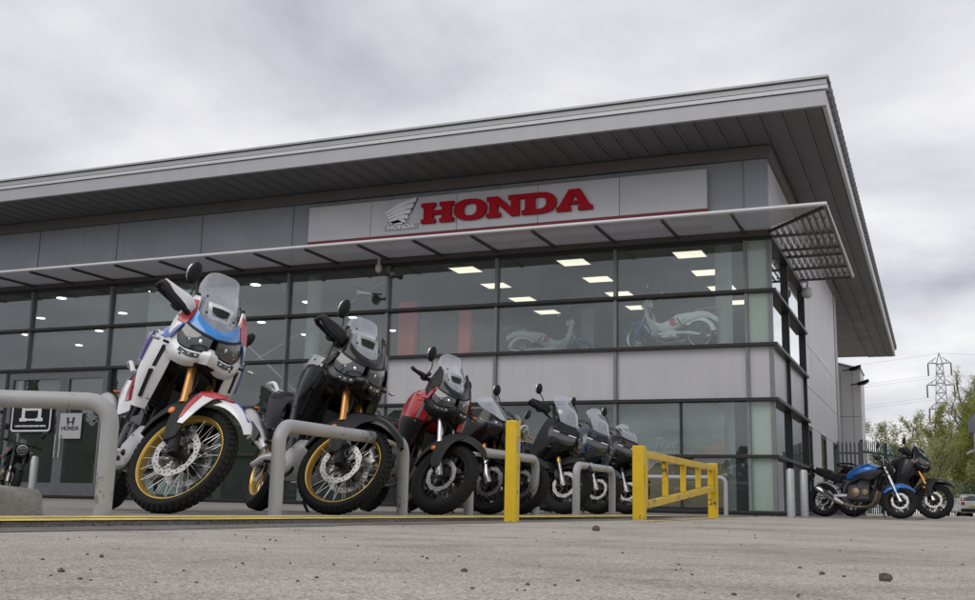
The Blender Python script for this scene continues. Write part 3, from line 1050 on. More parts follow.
def settle(root, WB, gz=0.0):
    """rest both tyres on the ground (a steered front wheel lets the nose drop a little)."""
    def low():
        bpy.context.view_layer.update()
        z = []
        for ch in root.children:
            if ch.name.split('.')[0] == 'wheel':
                mw = ch.matrix_world
                z.append(min((mw @ v.co).z for v in ch.data.vertices))
        return z
    for _ in range(3):
        zf, zr = low()
        m = root.rotation_euler.to_matrix()
        head = m @ Vector((1, 0, 0))
        side = Vector((-head.y, head.x, 0)).normalized()
        m = Matrix.Rotation(math.asin(max(-.2, min(.2, (zf - zr) / WB))), 3, side) @ m
        root.rotation_euler = m.to_euler()
        zf, zr = low()
        root.location.z += gz - .004 - zf
def road_bike(name, loc, heading, lean, steer, pal, faired=False, round_lamp=False, WB=1.41, group=None, label=None, mir=True):
    root, T = bike_root(name, loc, heading, lean, WB, label=label, cat='motorcycle', group=group)
    cas = R(25.5)
    S = T @ steer_matrix(Vector((WB - .055, 0, .30)), cas, steer)
    g = lambda k: M_[pal[k]]
    add_wheel(root, S, (WB, .30), .30, .12, .222, 'alloy', g('rim'), disc=.15, spokes=5, n=44)
    add_wheel(root, T, (0, .31), .31, .16, .222, 'alloy', g('rim'), disc=.12, two=False, spokes=5, n=44)
    add_fork(root, S, (WB, .30), cas, .68, .10, g('fork'), g('fork_low'), split=.42, r_up=.026, r_low=.022)
    ax = Vector((WB, 0, .30))
    u = Vector((-math.sin(cas), 0, math.cos(cas)))

    def fp(th, r, y):
        return (WB + r * math.cos(R(th)), y, .30 + r * math.sin(R(th)))
    b = MB(S)
    rows = []
    for th, hwid, dr in ((40, .03, .02), (60, .06, .05), (85, .072, .08), (110, .074, .09), (135, .065, .06), (155, .05, .04)):
        rows.append(mir_row([fp(th, .335, 0), fp(th, .33, hwid * .6), fp(th, .33 - dr, hwid)]))
    b.patch(rows, 3, 3, .006)
    fd = b.build('mudguard', g('fender'), root, ang=50)
    b = MB(S)
    for s in (-1, 1):
        b.patch([[fp(100, .27, s * .074), fp(122, .26, s * .076)], [fp(100, .18, s * .125), fp(128, .16, s * .122)]], 2, 2, .006)
    b.build('mudguard_stay', g('fender'), fd)
    engine_block(root, T, .70, .44, M_['engine'], g('eng'), wid=.19)
    b = MB(T)
    b.box((1.02, 0, .62), (.035, .32, .28), (0, R(12), 0))
    for k in range(14):
        b.box((1.042, 0, .50 + k * .018), (.03, .28, .004), (0, R(12), 0))
    b.build('radiator', M_['fin'], root)
    b = MB(T)
    for s in (-1, 1):
        b.tube([(1.14, s * .03, .86), (.9, s * .13, .74), (.55, s * .14, .62), (.44, s * .12, .40)], .022, 8, sm=4)
        b.tube([(1.12, s * .03, .80), (1.0, s * .1, .52), (.92, s * .11, .36)], .016, 8, sm=3)
        b.tube([(.55, s * .11, .68), (.2, s * .10, .76), (-.15, s * .07, .86)], .014, 8, sm=3)
    b.box((1.08, 0, .84), (.12, .1, .16))
    b.box((.55, 0, .62), (.4, .18, .2))
    b.build('frame', M_['satin'], root)
    header_pipes(root, T, M_['bronze'] if not pal.get('pipes') else g('pipes'), [[(.92, yy, .58), (1.02, yy, .48), (.95, yy * .8, .25), (.75, yy * .5, .19), (.5, -.08, .20), (.36, -.13, .26)] for yy in (-.09, -.03, .03, .09)])
    b = MB(T)
    b.tube([(.42, -.14, .22), (.28, -.19, .29), (-.02, -.25, .47), (-.06, -.255, .49)], [.034, .058, .058, .045], 16)
    mf = b.build('muffler', g('muf'), root)
    b = MB(T)
    b.patch([[(.28, -.255, .34), (.30, -.24, .27)], [(.06, -.305, .49), (.10, -.30, .40)]], 2, 3, .006)
    b.build('heat_shield', M_['satin'], mf)
    common_rear(root, T, (.48, .38), (0, .31), g('swing'), y=.12)
    b = MB(T)
    rows = []
    for th, hwid in ((20, .04), (50, .07), (85, .08), (115, .07)):
        c0, s0 = math.cos(R(th)), math.sin(R(th))
        rows.append(mir_row([(.345 * c0, 0, .31 + .345 * s0), (.34 * c0, hwid * .7, .31 + .34 * s0), (.30 * c0, hwid + .012, .31 + .30 * s0)]))
    b.patch(rows, 3, 3, .006)
    b.build('rear_hugger', g('hugger'), root, ang=50)
    # tank
    b = MB(T)
    b.loft([(.46, [(0, .80), (.09, .79), (.13, .74), (.11, .68), (0, .66)]),
            (.58, [(0, .90), (.12, .88), (.17, .80), (.15, .68), (0, .66)]),
            (.76, [(0, .98), (.14, .95), (.215, .86), (.18, .70), (0, .66)]),
            (.92, [(0, .985), (.13, .96), (.21, .87), (.17, .73), (0, .70)]),
            (1.03, [(0, .95), (.09, .93), (.15, .87), (.12, .78), (0, .76)])], 4, 3)
    b.build('fuel_tank', g('tank'), root, ang=60)
    b = MB(T)
    b.patch([[(1.14, .16, .85), (1.12, .19, .79), (1.04, .19, .70)], [(1.0, .225, .84), (.98, .245, .78), (.94, .23, .66)], [(.80, .225, .79), (.78, .235, .75), (.80, .215, .68)], [(.62, .175, .76), (.6, .18, .74), (.62, .17, .70)]], 3, 3, .008, mirror=True)
    b.build('tank_cover', g('cover'), root, ang=50)
    b = MB(T)
    b.loft([(.54, [(0, .82), (.07, .815), (.11, .79), (.10, .73), (0, .72)]),
            (.38, [(0, .79), (.12, .785), (.15, .76), (.13, .71), (0, .70)]),
            (.20, [(0, .81), (.12, .805), (.14, .77), (.12, .72), (0, .71)]),
            (.12, [(0, .87), (.10, .865), (.12, .82), (.1, .76), (0, .75)]),
            (-.16, [(0, .92), (.08, .915), (.10, .88), (.08, .84), (0, .83)])], 4, 3)
    b.build('seat', M_['seat'], root, ang=50)
    b = MB(T)
    b.loft([(.36, [(0, .73), (.10, .73), (.135, .70), (.10, .62), (0, .62)]),
            (.10, [(0, .78), (.11, .78), (.135, .76), (.10, .68), (0, .68)]),
            (-.14, [(0, .86), (.09, .86), (.11, .85), (.08, .78), (0, .78)]),
            (-.32, [(0, .94), (.03, .935), (.045, .915), (.03, .88), (0, .88)])], 4, 3)
    tl = b.build('tail', g('tail'), root, ang=50)
    b = MB(T)
    b.ball((-.31, 0, .90), 1, 12, (.025, .05, .02))
    b.build('tail_light', M_['tail_red'], tl)
    b = MB(T)
    b.tube([(-.22, 0, .80), (-.34, 0, .66), (-.38, 0, .52)], [.03, .025, .02], 8)
    b.box((-.39, 0, .50), (.015, .18, .13), (0, R(-20), 0))
    b.build('plate_holder', M_['black'], root)
    for s in (-1, 1):
        indicator(root, T, (-.27, s * .04, .77), (-.28, s * .15, .77))
        indicator(root, T, (1.2, s * .10, .86), (1.2, s * .2, .86))
    top = ax + u * .68
    if faired:
        b = MB(T)
        b.patch([[(1.40, .0, .90), (1.36, .09, .95), (1.26, .16, 1.0), (1.10, .19, 1.0)], [(1.42, .0, .84), (1.36, .13, .84), (1.22, .215, .86), (1.04, .235, .88)], [(1.34, .05, .74), (1.28, .16, .70), (1.12, .235, .68), (.92, .245, .70)],
                 [(1.18, .12, .56), (1.10, .2, .50), (.98, .225, .46), (.80, .23, .48)], [(1.0, .06, .30), (.95, .15, .26), (.85, .17, .24), (.62, .17, .28)]], 3, 4, .010, mirror=True)
        fr = b.build('fairing', g('fairing'), root, ang=50)
        b = MB(T)
        b.patch([[(1.10, .248, .82), (1.02, .254, .80)], [(1.0, .252, .62), (.92, .255, .62)], [(.86, .24, .46), (.80, .24, .47)]], 2, 3, .01, mirror=True)
        b.build('fairing_vent', M_['black'], fr)
        for s in (-1, 1):
            b = MB(T)
            b.patch([[(1.415, s * .02, .885), (1.37, s * .09, .91), (1.28, s * .155, .945)], [(1.425, s * .02, .855), (1.375, s * .115, .86), (1.27, s * .19, .89)]], 3, 3, .016)
            hl = b.build('headlight', M_['lens'], root)
            b = MB(T)
            b.ball((1.39, s * .075, .882), .018, 10, (.7, 1, 1))
            b.build('reflector', M_['reflector'], hl)
        b = MB(T)
        b.patch([mir_row([(1.39, 0, .925), (1.34, .09, .965), (1.25, .15, 1.01)]), mir_row([(1.27, 0, 1.06), (1.24, .09, 1.06), (1.16, .165, 1.06)]), mir_row([(1.14, 0, 1.17), (1.12, .07, 1.165), (1.07, .13, 1.13)])], 4, 4, .004)
        b.build('windscreen', M_['screen'], root, ang=60)
        b = MB(T)
        b.box((1.2, 0, .93), (.22, .24, .12))
        b.build('fairing_stay', M_['black'], root, bevel=.02)
    else:
        c = Vector((top.x + .09, 0, top.z - .03))
        b = MB(S)
        if round_lamp:
            b.lathe([(0, -.10), (.05, -.095), (.085, -.05), (.092, .0), (.092, .03), (.084, .032)], c, (1, 0, -.08), 24)
        else:
            b.patch([mir_row([c + Vector((.03, 0, .10)), c + Vector((.01, .06, .09)), c + Vector((-.06, .10, .06))]), mir_row([c + Vector((.08, 0, .0)), c + Vector((.05, .09, .0)), c + Vector((-.05, .13, -.01))]),
                     mir_row([c + Vector((.03, 0, -.11)), c + Vector((.0, .06, -.10)), c + Vector((-.05, .08, -.07))])], 3, 3, .012)
        lb = b.build('headlight', g('lamp'), root, ang=50)
        b = MB(S)
        if round_lamp:
            b.lathe([(.086, .03), (.07, .045), (.04, .055), (0, .06)], c, (1, 0, -.08), 24)
        else:
            b.patch([mir_row([c + Vector((.05, 0, .075)), c + Vector((.035, .05, .065)), c + Vector((-.01, .085, .05))]), mir_row([c + Vector((.088, 0, .0)), c + Vector((.062, .07, .0)), c + Vector((.0, .105, .005))]),
                     mir_row([c + Vector((.055, 0, -.06)), c + Vector((.035, .04, -.05)), c + Vector((.0, .07, -.03))])], 3, 3, .012)
        b.build('headlight_lens', M_['lens'], lb, ang=60)
        b = MB(S)
        if round_lamp:
            b.lathe([(.093, .028), (.093, .04), (.083, .042), (.083, .03)], c, (1, 0, -.08), 28, closed=True)
            b.lathe([(.045, .058), (.045, .066), (.038, .066), (.038, .058)], c, (1, 0, -.08), 20, closed=True)
        else:
            b.ball(c + Vector((.085, 0, 0)), .03, 12, (.4, 1, .7))
        b.build('reflector', M_['reflector'], lb)
        b = MB(S)
        b.patch([mir_row([c + Vector((.0, 0, .12)), c + Vector((-.02, .06, .11))]), mir_row([c + Vector((-.08, 0, .2)), c + Vector((-.1, .06, .18))])], 3, 3, .006)
        b.build('fly_screen', M_['smoke'], lb)
    hc = (top.x - .045, 0, top.z + (.04 if faired else .07))
    add_bars(root, S, hc, .35 if faired else .39, .02 if not faired else -.01, .13, mirror=mir, mir_h=.17, mir_out=.05, mir_size=(.045, .062))
    return root


def maxi_scooter(name, loc, heading, lean, steer, pal, WB=1.55, tall=1.0, rugged=False, group=None, label=None):
    root, T = bike_root(name, loc, heading, lean, WB, label=label, cat='scooter', group=group)
    cas = R(26.5)
    Rf = .315 if rugged else .29
    S = T @ steer_matrix(Vector((WB - .06, 0, Rf)), cas, steer)
    g = lambda k: M_[pal[k]]
    add_wheel(root, S, (WB, Rf), Rf, .12, .218 if rugged else .195, 'alloy', g('rim'), disc=.15 if rugged else .13, spokes=6, n=44)
    add_wheel(root, T, (0, .285), .285, .15, .19, 'alloy', g('rim'), disc=.11, two=False, spokes=6, n=40)
    add_fork(root, S, (WB, Rf), cas, .62, .098, g('fork'), g('fork_low'), split=.44, r_up=.026, r_low=.021)

    def fp(th, r, y):
        return (WB + r * math.cos(R(th)), y, Rf + r * math.sin(R(th)))
    b = MB(S)
    rows = []
    for th, hwid, dr in ((35, .03, .02), (58, .065, .05), (85, .075, .09), (112, .077, .11), (140, .07, .07), (165, .05, .04)):
        rows.append(mir_row([fp(th, Rf + .035, 0), fp(th, Rf + .03, hwid * .6), fp(th, Rf + .03 - dr, hwid)]))
    b.patch(rows, 3, 3, .006)
    b.build('mudguard', g('fender'), root, ang=50)
    # front apron: nose, cheeks and leg shield
    b = MB(T)
    b.patch([[(1.55, .0, .99), (1.50, .09, 1.0), (1.42, .17, 1.03), (1.30, .22, 1.05)],
             [(1.60, .0, .88), (1.54, .13, .88), (1.43, .235, .90), (1.27, .27, .92)],
             [(1.56, .0, .74), (1.50, .14, .72), (1.40, .255, .72), (1.22, .29, .76)],
             [(1.42, .06, .62), (1.38, .15, .58), (1.30, .245, .52), (1.14, .275, .56)],
             [(1.26, .12, .50), (1.24, .18, .44), (1.18, .22, .36), (1.05, .24, .36)]], 3, 4, .010, mirror=True)
    ap = b.build('front_apron', g('body'), root, ang=50)
    b = MB(T)
    b.patch([[(1.575, .02, .955), (1.515, .11, .965), (1.42, .2, .99)], [(1.605, .02, .88), (1.54, .14, .885), (1.43, .24, .925)]], 3, 3, .012, mirror=True)
    b.build('nose_trim', g('trim'), ap, ang=50)
    for s in (-1, 1):
        b = MB(T)
        b.patch([[(1.60, s * .03, .855), (1.545, s * .125, .86), (1.44, s * .235, .895)], [(1.60, s * .03, .81), (1.545, s * .135, .80), (1.44, s * .245, .845)], [(1.575, s * .04, .775), (1.53, s * .12, .765), (1.46, s * .21, .80)]], 3, 3, .02)
        hl = b.build('headlight', M_['lens'], root)
        b = MB(T)
        b.patch([[(1.612, s * .03, .868), (1.45, s * .24, .905)], [(1.612, s * .03, .858), (1.45, s * .243, .893)]], 3, 1, .008)
        b.build('reflector', M_['reflector'], hl)
        indicator(root, T, (1.45, s * .22, .72), (1.46, s * .268, .70), M_['lens'])
    b = MB(T)
    b.box((1.36, 0, .90), (.2, .36, .22))
    b.box((1.26, 0, .66), (.16, .40, .5), (0, R(-14), 0))
    b.loft([(1.3, [(0, .62), (.16, .60), (.2, .48), (.16, .30), (0, .26)]), (.95, [(0, .60), (.17, .56), (.22, .42), (.18, .26), (0, .22)]), (.55, [(0, .58), (.18, .54), (.23, .42), (.18, .28), (0, .26)])], 3, 2)
    b.build('inner_panel', M_['dark'], root, bevel=.02)
    # body sides and seat
    b = MB(T)
    b.patch([[(.80, .21, .62), (.5, .23, .70), (.1, .22, .78), (-.35, .12, .90)], [(.84, .25, .50), (.5, .27, .56), (.1, .25, .66), (-.38, .11, .84)], [(.86, .24, .34), (.5, .25, .38), (.2, .22, .52), (-.3, .10, .76)]], 3, 4, .010, mirror=True)
    b.build('side_panel', g('body'), root, ang=50)
    b = MB(T)
    b.loft([(.84, [(0, .74), (.07, .73), (.12, .70), (.14, .62), (0, .60)]), (.66, [(0, .80), (.13, .79), (.19, .75), (.18, .66), (0, .62)]), (.34, [(0, .81), (.15, .80), (.2, .76), (.18, .68), (0, .66)]),
            (.22, [(0, .91), (.14, .90), (.18, .85), (.17, .74), (0, .70)]), (-.2, [(0, .94), (.12, .93), (.14, .90), (.12, .82), (0, .80)]), (-.3, [(0, .93), (.08, .92), (.1, .89), (.08, .84), (0, .83)])], 4, 3)
    b.build('seat', M_['seat'], root, ang=50)
    b = MB(T)
    for s in (-1, 1):
        b.tube([(.1, s * .19, .88), (-.15, s * .17, .95), (-.36, s * .08, .97), (-.38, 0, .97)], .014, 8, sm=4)
    b.build('grab_rail', M_['satin'], root)
    b = MB(T)
    b.ball((-.37, 0, .86), 1, 12, (.035, .1, .035))
    b.build('tail_light', M_['tail_red'], root)
    b = MB(T)
    b.tube([(.35, -.16, .28), (.1, -.22, .34), (-.25, -.25, .46)], [.05, .075, .07], 16)
    b.build('muffler', M_['muffler'], root)
    common_rear(root, T, (.48, .36), (0, .285), M_['satin'], y=.12)
    # screen
    zt = 1.02 + .40 * tall
    b = MB(T)
    b.patch([mir_row([(1.56, 0, .985), (1.51, .08, 1.0), (1.44, .15, 1.03)]), mir_row([(1.47, 0, 1.02 + .18 * tall), (1.44, .09, 1.02 + .18 * tall), (1.36, .16, 1.02 + .17 * tall)]),
             mir_row([(1.36, 0, zt - .08), (1.335, .085, zt - .08), (1.265, .15, zt - .09)]), mir_row([(1.31, 0, zt), (1.295, .065, zt - .005), (1.245, .115, zt - .05)])], 4, 4, .005)
    ws = b.build('windscreen', M_['screen'], root, ang=60)
    b = MB(T)
    for s in (-1, 1):
        b.tube([(1.44, s * .12, 1.02), (1.37, s * .14, 1.12), (1.33, s * .13, 1.02 + .22 * tall)], .014, 8, sm=3)
    b.box((1.40, 0, 1.06), (.03, .2, .1), (0, R(-25), 0))
    b.build('screen_bracket', M_['black'], ws)
    ax = Vector((WB, 0, Rf))
    u = Vector((-math.sin(cas), 0, math.cos(cas)))
    b = MB(S)
    tp = ax + u * .62
    b.tube([tp, tp + u * .22], .03, 10)
    b.box(tp + u * .2 + Vector((.02, 0, 0)), (.16, .22, .08))
    b.build('bar_cover', M_['black'], root, bevel=.02)
    t2 = tp + u * .22
    add_bars(root, S, (t2.x - .0, 0, t2.z), .38, .06, .14, guards=(g('trim'),) if rugged else None, mir_h=.15, mir_out=.09, mir_size=(.042, .064))
    return root


def cub_bike(name, loc, heading, steer, pal, group=None, label=None):
    """small step-through with leg shield, spoked wheels and low seat."""
    WB = 1.245
    root, T = bike_root(name, loc, heading, R(2), WB, label=label, cat='motorcycle', group=group)
    cas = R(26.5)
    S = T @ steer_matrix(Vector((WB - .05, 0, .285)), cas, steer)
    g = lambda k: M_[pal[k]]
    add_wheel(root, S, (WB, .285), .285, .07, .228, 'spoke', M_['steel'], disc=.1, two=False, n=40)
    add_wheel(root, T, (0, .285), .285, .075, .228, 'spoke', M_['steel'], disc=.09, two=False, n=40)
    add_fork(root, S, (WB, .285), cas, .62, .07, M_['steel'], g('fender'), split=.46, r_up=.017, r_low=.024)

    def fp(th, r, y):
        return (WB + r * math.cos(R(th)), y, .285 + r * math.sin(R(th)))
    b = MB(S)
    b.patch([mir_row([fp(th, .325, 0), fp(th, .32, w * .6), fp(th, .32 - d, w)]) for th, w, d in ((15, .03, .02), (45, .055, .05), (85, .062, .08), (125, .058, .06), (168, .04, .03))], 3, 4, .006)
    b.build('mudguard', g('fender'), root, ang=50)
    b = MB(T)
    # main spine and rear body
    b.loft([(1.05, [(0, .78), (.04, .77), (.05, .72), (.04, .66), (0, .65)]), (.95, [(0, .64), (.06, .63), (.07, .56), (.06, .49), (0, .48)]), (.76, [(0, .54), (.08, .53), (.09, .45), (.07, .37), (0, .36)]),
            (.56, [(0, .60), (.09, .59), (.105, .5), (.08, .38), (0, .37)]), (.40, [(0, .70), (.09, .69), (.115, .58), (.10, .44), (0, .42)]), (.12, [(0, .73), (.09, .72), (.115, .64), (.10, .56), (0, .54)]),
            (-.16, [(0, .72), (.08, .71), (.09, .66), (.075, .60), (0, .60)]), (-.36, [(0, .60), (.05, .59), (.06, .54), (.05, .49), (0, .49)])], 4, 3)
    fr = b.build('frame', g('body'), root, ang=60)
    b = MB(T)
    b.patch([mir_row([(-.335 * math.cos(R(th)), 0, .285 + .335 * math.sin(R(th))), (-.33 * math.cos(R(th)), .07, .285 + .33 * math.sin(R(th))), (-.26 * math.cos(R(th)), .085, .285 + .26 * math.sin(R(th)))]) for th in (12, 40, 75, 110, 140)], 3, 4, .006)
    b.build('rear_mudguard', g('body'), fr, ang=50)
    b = MB(T)
    b.patch([[(1.09, .05, .92), (1.07, .10, .91), (1.0, .15, .88)], [(1.06, .05, .72), (1.03, .15, .70), (.94, .22, .68)], [(.99, .05, .50), (.95, .17, .48), (.86, .245, .48)], [(.90, .06, .32), (.85, .16, .31), (.76, .22, .33)]], 3, 4, .008, mirror=True)
    b.build('leg_shield', g('body'), root, ang=50)
    b = MB(T)
    b.patch([[(.58, .108, .60), (.46, .121, .62)], [(.50, .116, .46), (.40, .126, .50)], [(.3, .126, .56), (.2, .124, .62)]], 2, 3, .008, mirror=True)
    b.build('side_cover', M_['soft_red'], fr)
    b = MB(T)
    b.loft([(.52, [(0, .735), (.06, .73), (.09, .71), (.08, .68), (0, .67)]), (.38, [(0, .775), (.11, .77), (.13, .74), (.11, .70), (0, .69)]), (.16, [(0, .79), (.11, .785), (.13, .75), (.11, .71), (0, .70)]), (.06, [(0, .77), (.09, .765), (.11, .74), (.1, .72), (0, .71)])], 4, 3)
    b.build('seat', g('seat'), root, ang=50)
    b = MB(T)
    for s in (-1, 1):
        b.tube([(.05, s * .08, .75), (-.12, s * .09, .79), (-.38, s * .07, .78), (-.4, 0, .78)], .009, 8, sm=3)
    for k in range(3):
        b.tube([(-.1 - k * .1, -.09, .785), (-.1 - k * .1, .09, .785)], .007, 6)
    b.build('luggage_rack', M_['steel'], root)
    b = MB(T)
    b.ball((-.30, 0, .665), 1, 12, (.05, .045, .035))
    b.build('tail_light', M_['tail_red'], root)
    b = MB(T)
    b.tube([(.95, 0, .33), (.68, 0, .30)], [.075, .085], 16)
    b.box((.58, 0, .31), (.3, .2, .16))
    b.build('engine', M_['alu'], root, bevel=.02)
    b = MB(T)
    b.tube([(.92, -.06, .24), (.7, -.12, .16), (.35, -.16, .20), (-.3, -.16, .29)], [.014, .016, .04, .042], 14)
    b.build('muffler', M_['steel'], root)
    common_rear(root, T, (.45, .33), (0, .285), g('body'), y=.075)
    b = MB(S)
    hz = .285 + .62 * math.cos(cas)
    hx = WB - .62 * math.sin(cas)
    b.ball((hx + .07, 0, hz + .1), 1, 16, (.10, .095, .095))
    b.tube([(hx, 0, hz - .06), (hx + .02, 0, hz + .1)], [.045, .06], 12)
    hd = b.build('headstock_cover', g('body'), root)
    b = MB(S)
    b.ball((hx + .15, 0, hz + .10), 1, 16, (.03, .075, .075))
    b.build('headlight_lens', M_['lens'], hd)
    add_bars(root, S, (hx, 0, hz + .12), .33, .03, .12, mir_h=.16, mir_out=.04, mir_size=(.05, .04))
    return root
PAL_WHITE = dict(rim='gold_rim', fork='gold_fork', fork_low='black', fender='white', fender_a='soft_red', fender_b='blue', guard='black', skid='alu', tank='black', side='white', rail='white',
                 shroud='white', cover='blue', cover_b='soft_red', cover_c='white', side_a='soft_red', side_b='violet', cowl='blue', mask='white', wing='soft_red', plate='light_blue', dash='white', hand='white', clear_ind=1)
PAL_BLACK = dict(rim='gold_rim', fork='gold_fork', fork_low='black', fender='gloss_black', guard='black', skid='alu', tank='gloss_black', side='black', rail='white',
                 shroud='gloss_black', cover='gloss_black', cover_b='grey_panel', cover_c='gloss_black', cowl='grey_panel', cowl_f='gloss_black', swoosh='grey_panel', mask='gloss_black', wing='gloss_black', plate='gloss_black', dash='grey_panel', hand='gloss_black', clear_ind=1)
PAL_RED = dict(rim='satin', fork='steel', fork_low='disc', fender='black', guard='black', skid='satin', tank='red', side='black', rail='satin',
               shroud='red', shroud_low='black', slot='grey_panel', cover='red', cover_b='grey_panel', cover_c='red', cowl='red', mask='black', wing='black', plate='gloss_black', dash='grey_panel', hand=None)
PAL_TOUR = dict(rim='satin', fork='gold_fork', fork_low='steel', fender='gloss_black', guard='black', skid='satin', tank='grey_panel', side='black', rail='satin',
                shroud='graphite', cover='gloss_black', cowl='graphite', mask='gloss_black', wing='gloss_black', plate='gloss_black', dash='black', hand='black')
PAL_SPORT = dict(rim='satin', fork='gold_fork', fork_low='steel', fender='gloss_black', eng='satin', muf='satin', swing='satin', hugger='black', tank='gloss_black', cover='gloss_black', tail='gloss_black', fairing='gloss_black', lamp='black')
PAL_NAKED = dict(rim='satin', fork='satin', fork_low='disc', fender='black', eng='bronze', muf='satin', swing='satin', hugger='black', tank='gloss_black', cover='graphite', tail='gloss_black', lamp='black')
PAL_BLUE = dict(rim='satin', fork='steel', fork_low='steel', fender='mid_blue', eng='bronze', muf='muffler', swing='alu', hugger='grey_panel', tank='mid_blue', cover='dark', tail='black', lamp='black')
PAL_XADV = dict(rim='satin', fork='gold_rim', fork_low='disc', fender='black', body='gloss_black', trim='black')
PAL_NAVY = dict(rim='satin', fork='steel', fork_low='disc', fender='navy', body='navy', trim='gloss_black')
PAL_DARK = dict(rim='satin', fork='satin', fork_low='disc', fender='black', body='gloss_black', trim='graphite')
PAL_CUB = dict(body='white', fender='blue', seat='dark')
PAL_CUB2 = dict(body='white', fender='blue', seat='seat')
# ------------------------------------------------------------------ building materials
def clad_mat(name, col, rough=.42, metal=.35, streak=.12, scale=1.2):
    """metal cladding with faint vertical weather streaks and uneven gloss."""
    m, nt, b = new_mat(name)
    co = nd(nt, 'ShaderNodeTexCoord').outputs['Object']
    mp = nd(nt, 'ShaderNodeMapping')
    mp.inputs['Scale'].default_value = (3.2, 3.2, .16)
    nt.links.new(co, mp.inputs['Vector'])
    n1 = noise(nt, 2.0, 6, .65, mp.outputs['Vector'])
    n2 = noise(nt, scale, 4, .6, co)
    mx = nd(nt, 'ShaderNodeMix', data_type='FLOAT')
    mx.inputs[0].default_value = .5
    nt.links.new(n1.outputs['Fac'], mx.inputs[2])
    nt.links.new(n2.outputs['Fac'], mx.inputs[3])
    r = ramp(nt, mx.outputs[0], [(.32, tuple(c * (1 - streak) for c in col)), (.55, col), (.75, tuple(min(1, c * (1 + streak * .6)) for c in col))])
    nt.links.new(r.outputs['Color'], b.inputs['Base Color'])
    r2 = ramp(nt, n2.outputs['Fac'], [(.3, rough - .08), (.7, rough + .1)])
    nt.links.new(r2.outputs['Color'], b.inputs['Roughness'])
    oi = nd(nt, 'ShaderNodeObjectInfo')
    rv = ramp(nt, oi.outputs['Random'], [(0.0, .93), (1.0, 1.03)])
    mv = nd(nt, 'ShaderNodeMix', data_type='RGBA', blend_type='MULTIPLY')
    mv.inputs[0].default_value = 1
    nt.links.new(r.outputs['Color'], mv.inputs[6])
    nt.links.new(rv.outputs['Color'], mv.inputs[7])
    nt.links.new(mv.outputs[2], b.inputs['Base Color'])
    b.inputs['Metallic'].default_value = metal
    n3 = noise(nt, .9, 2, .5, co)
    bp = nd(nt, 'ShaderNodeBump')
    bp.inputs['Strength'].default_value = .05
    bp.inputs['Distance'].default_value = .05
    nt.links.new(n3.outputs['Fac'], bp.inputs['Height'])
    nt.links.new(bp.outputs['Normal'], b.inputs['Normal'])
    return m


M_['spandrel'] = clad_mat('silver_spandrel', (.54, .54, .56), .38, .35, .09)
M_['clad'] = clad_mat('grey_cladding', (.30, .32, .345), .42, .4, .12)
M_['clad_side'] = clad_mat('sky_lit_cladding', (.62, .62, .645), .42, .2, .09)  # pale cladding, colour raised further to hold bright sky light on this side
M_['fascia'] = clad_mat('fascia_metal', (.42, .43, .445), .45, .3, .08)
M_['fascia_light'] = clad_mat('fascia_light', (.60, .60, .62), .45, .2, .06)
M_['soffit'] = clad_mat('soffit_board', (.15, .15, .155), .55, .1, .12)
M_['ledge'] = clad_mat('brown_grey_trim', (.15, .142, .136), .5, .2, .12)
M_['frame_dark'] = simple('dark_frame', (.028, .028, .03), .42, metal=.3)
M_['frame_grey'] = simple('grey_mullion', (.21, .215, .225), .42, metal=.4)
M_['frame_door'] = simple('door_frame_grey', (.13, .14, .15), .42, metal=.3)
M_['sign_panel'] = clad_mat('sign_panel_silver', (.55, .55, .57), .38, .3, .05)
M_['sign_red'] = simple('sign_letter_red', (.43, .003, .014), .5, coat=.0, var=.04, spec=.15)
M_['sign_strip'] = simple('sign_strip_dark_red', (.22, .006, .016), .4, var=.05)
M_['chrome_white'] = simple('emblem_white', (.74, .75, .76), .3, metal=.2, var=.03)
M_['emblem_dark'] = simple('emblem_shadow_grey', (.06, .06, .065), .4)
M_['louvre'] = simple('louvre_aluminium', (.42, .42, .44), .38, metal=.7, var=.06)
M_['louvre_dark'] = simple('louvre_bracket', (.09, .09, .095), .45, metal=.4)
M_['green_glass'] = simple('green_backed_glass', (.33, .42, .375), .1, coat=.8, var=.05, vs=1.5)
M_['window'] = glass_mat('window_glass', (.92, .96, .945), 0.0, haze=.03, grime=.03, haze_col=(.36, .44, .42), ior=1.52, boost=1.95)  # greenish haze colour put in to lighten the panes
M_['int_wall'] = simple('interior_wall', (.26, .27, .27), .8, var=.2, vs=.6)
M_['int_dark'] = simple('interior_dark', (.10, .105, .105), .8, var=.25, vs=.8)
M_['int_floor'] = simple('interior_floor', (.10, .10, .10), .35, var=.15, vs=.7)
M_['int_ceiling'] = simple('interior_ceiling', (.24, .245, .245), .85, var=.08)
M_['drape'] = simple('pale_green_blind', (.42, .47, .45), .7, var=.1)
M_['red_display'] = simple('red_display_board', (.62, .03, .04), .5, var=.06)
M_['lamp_panel'] = emit('ceiling_lamp_panel', (1.0, .90, .74), 1.0)
M_['down_lamp'] = emit('downlight_lamp', (1.0, .97, .93), 4.0)
M_['concrete'] = simple('rough_concrete', (.24, .225, .20), .9, var=.28, vs=14, bump=.9, bs=70)


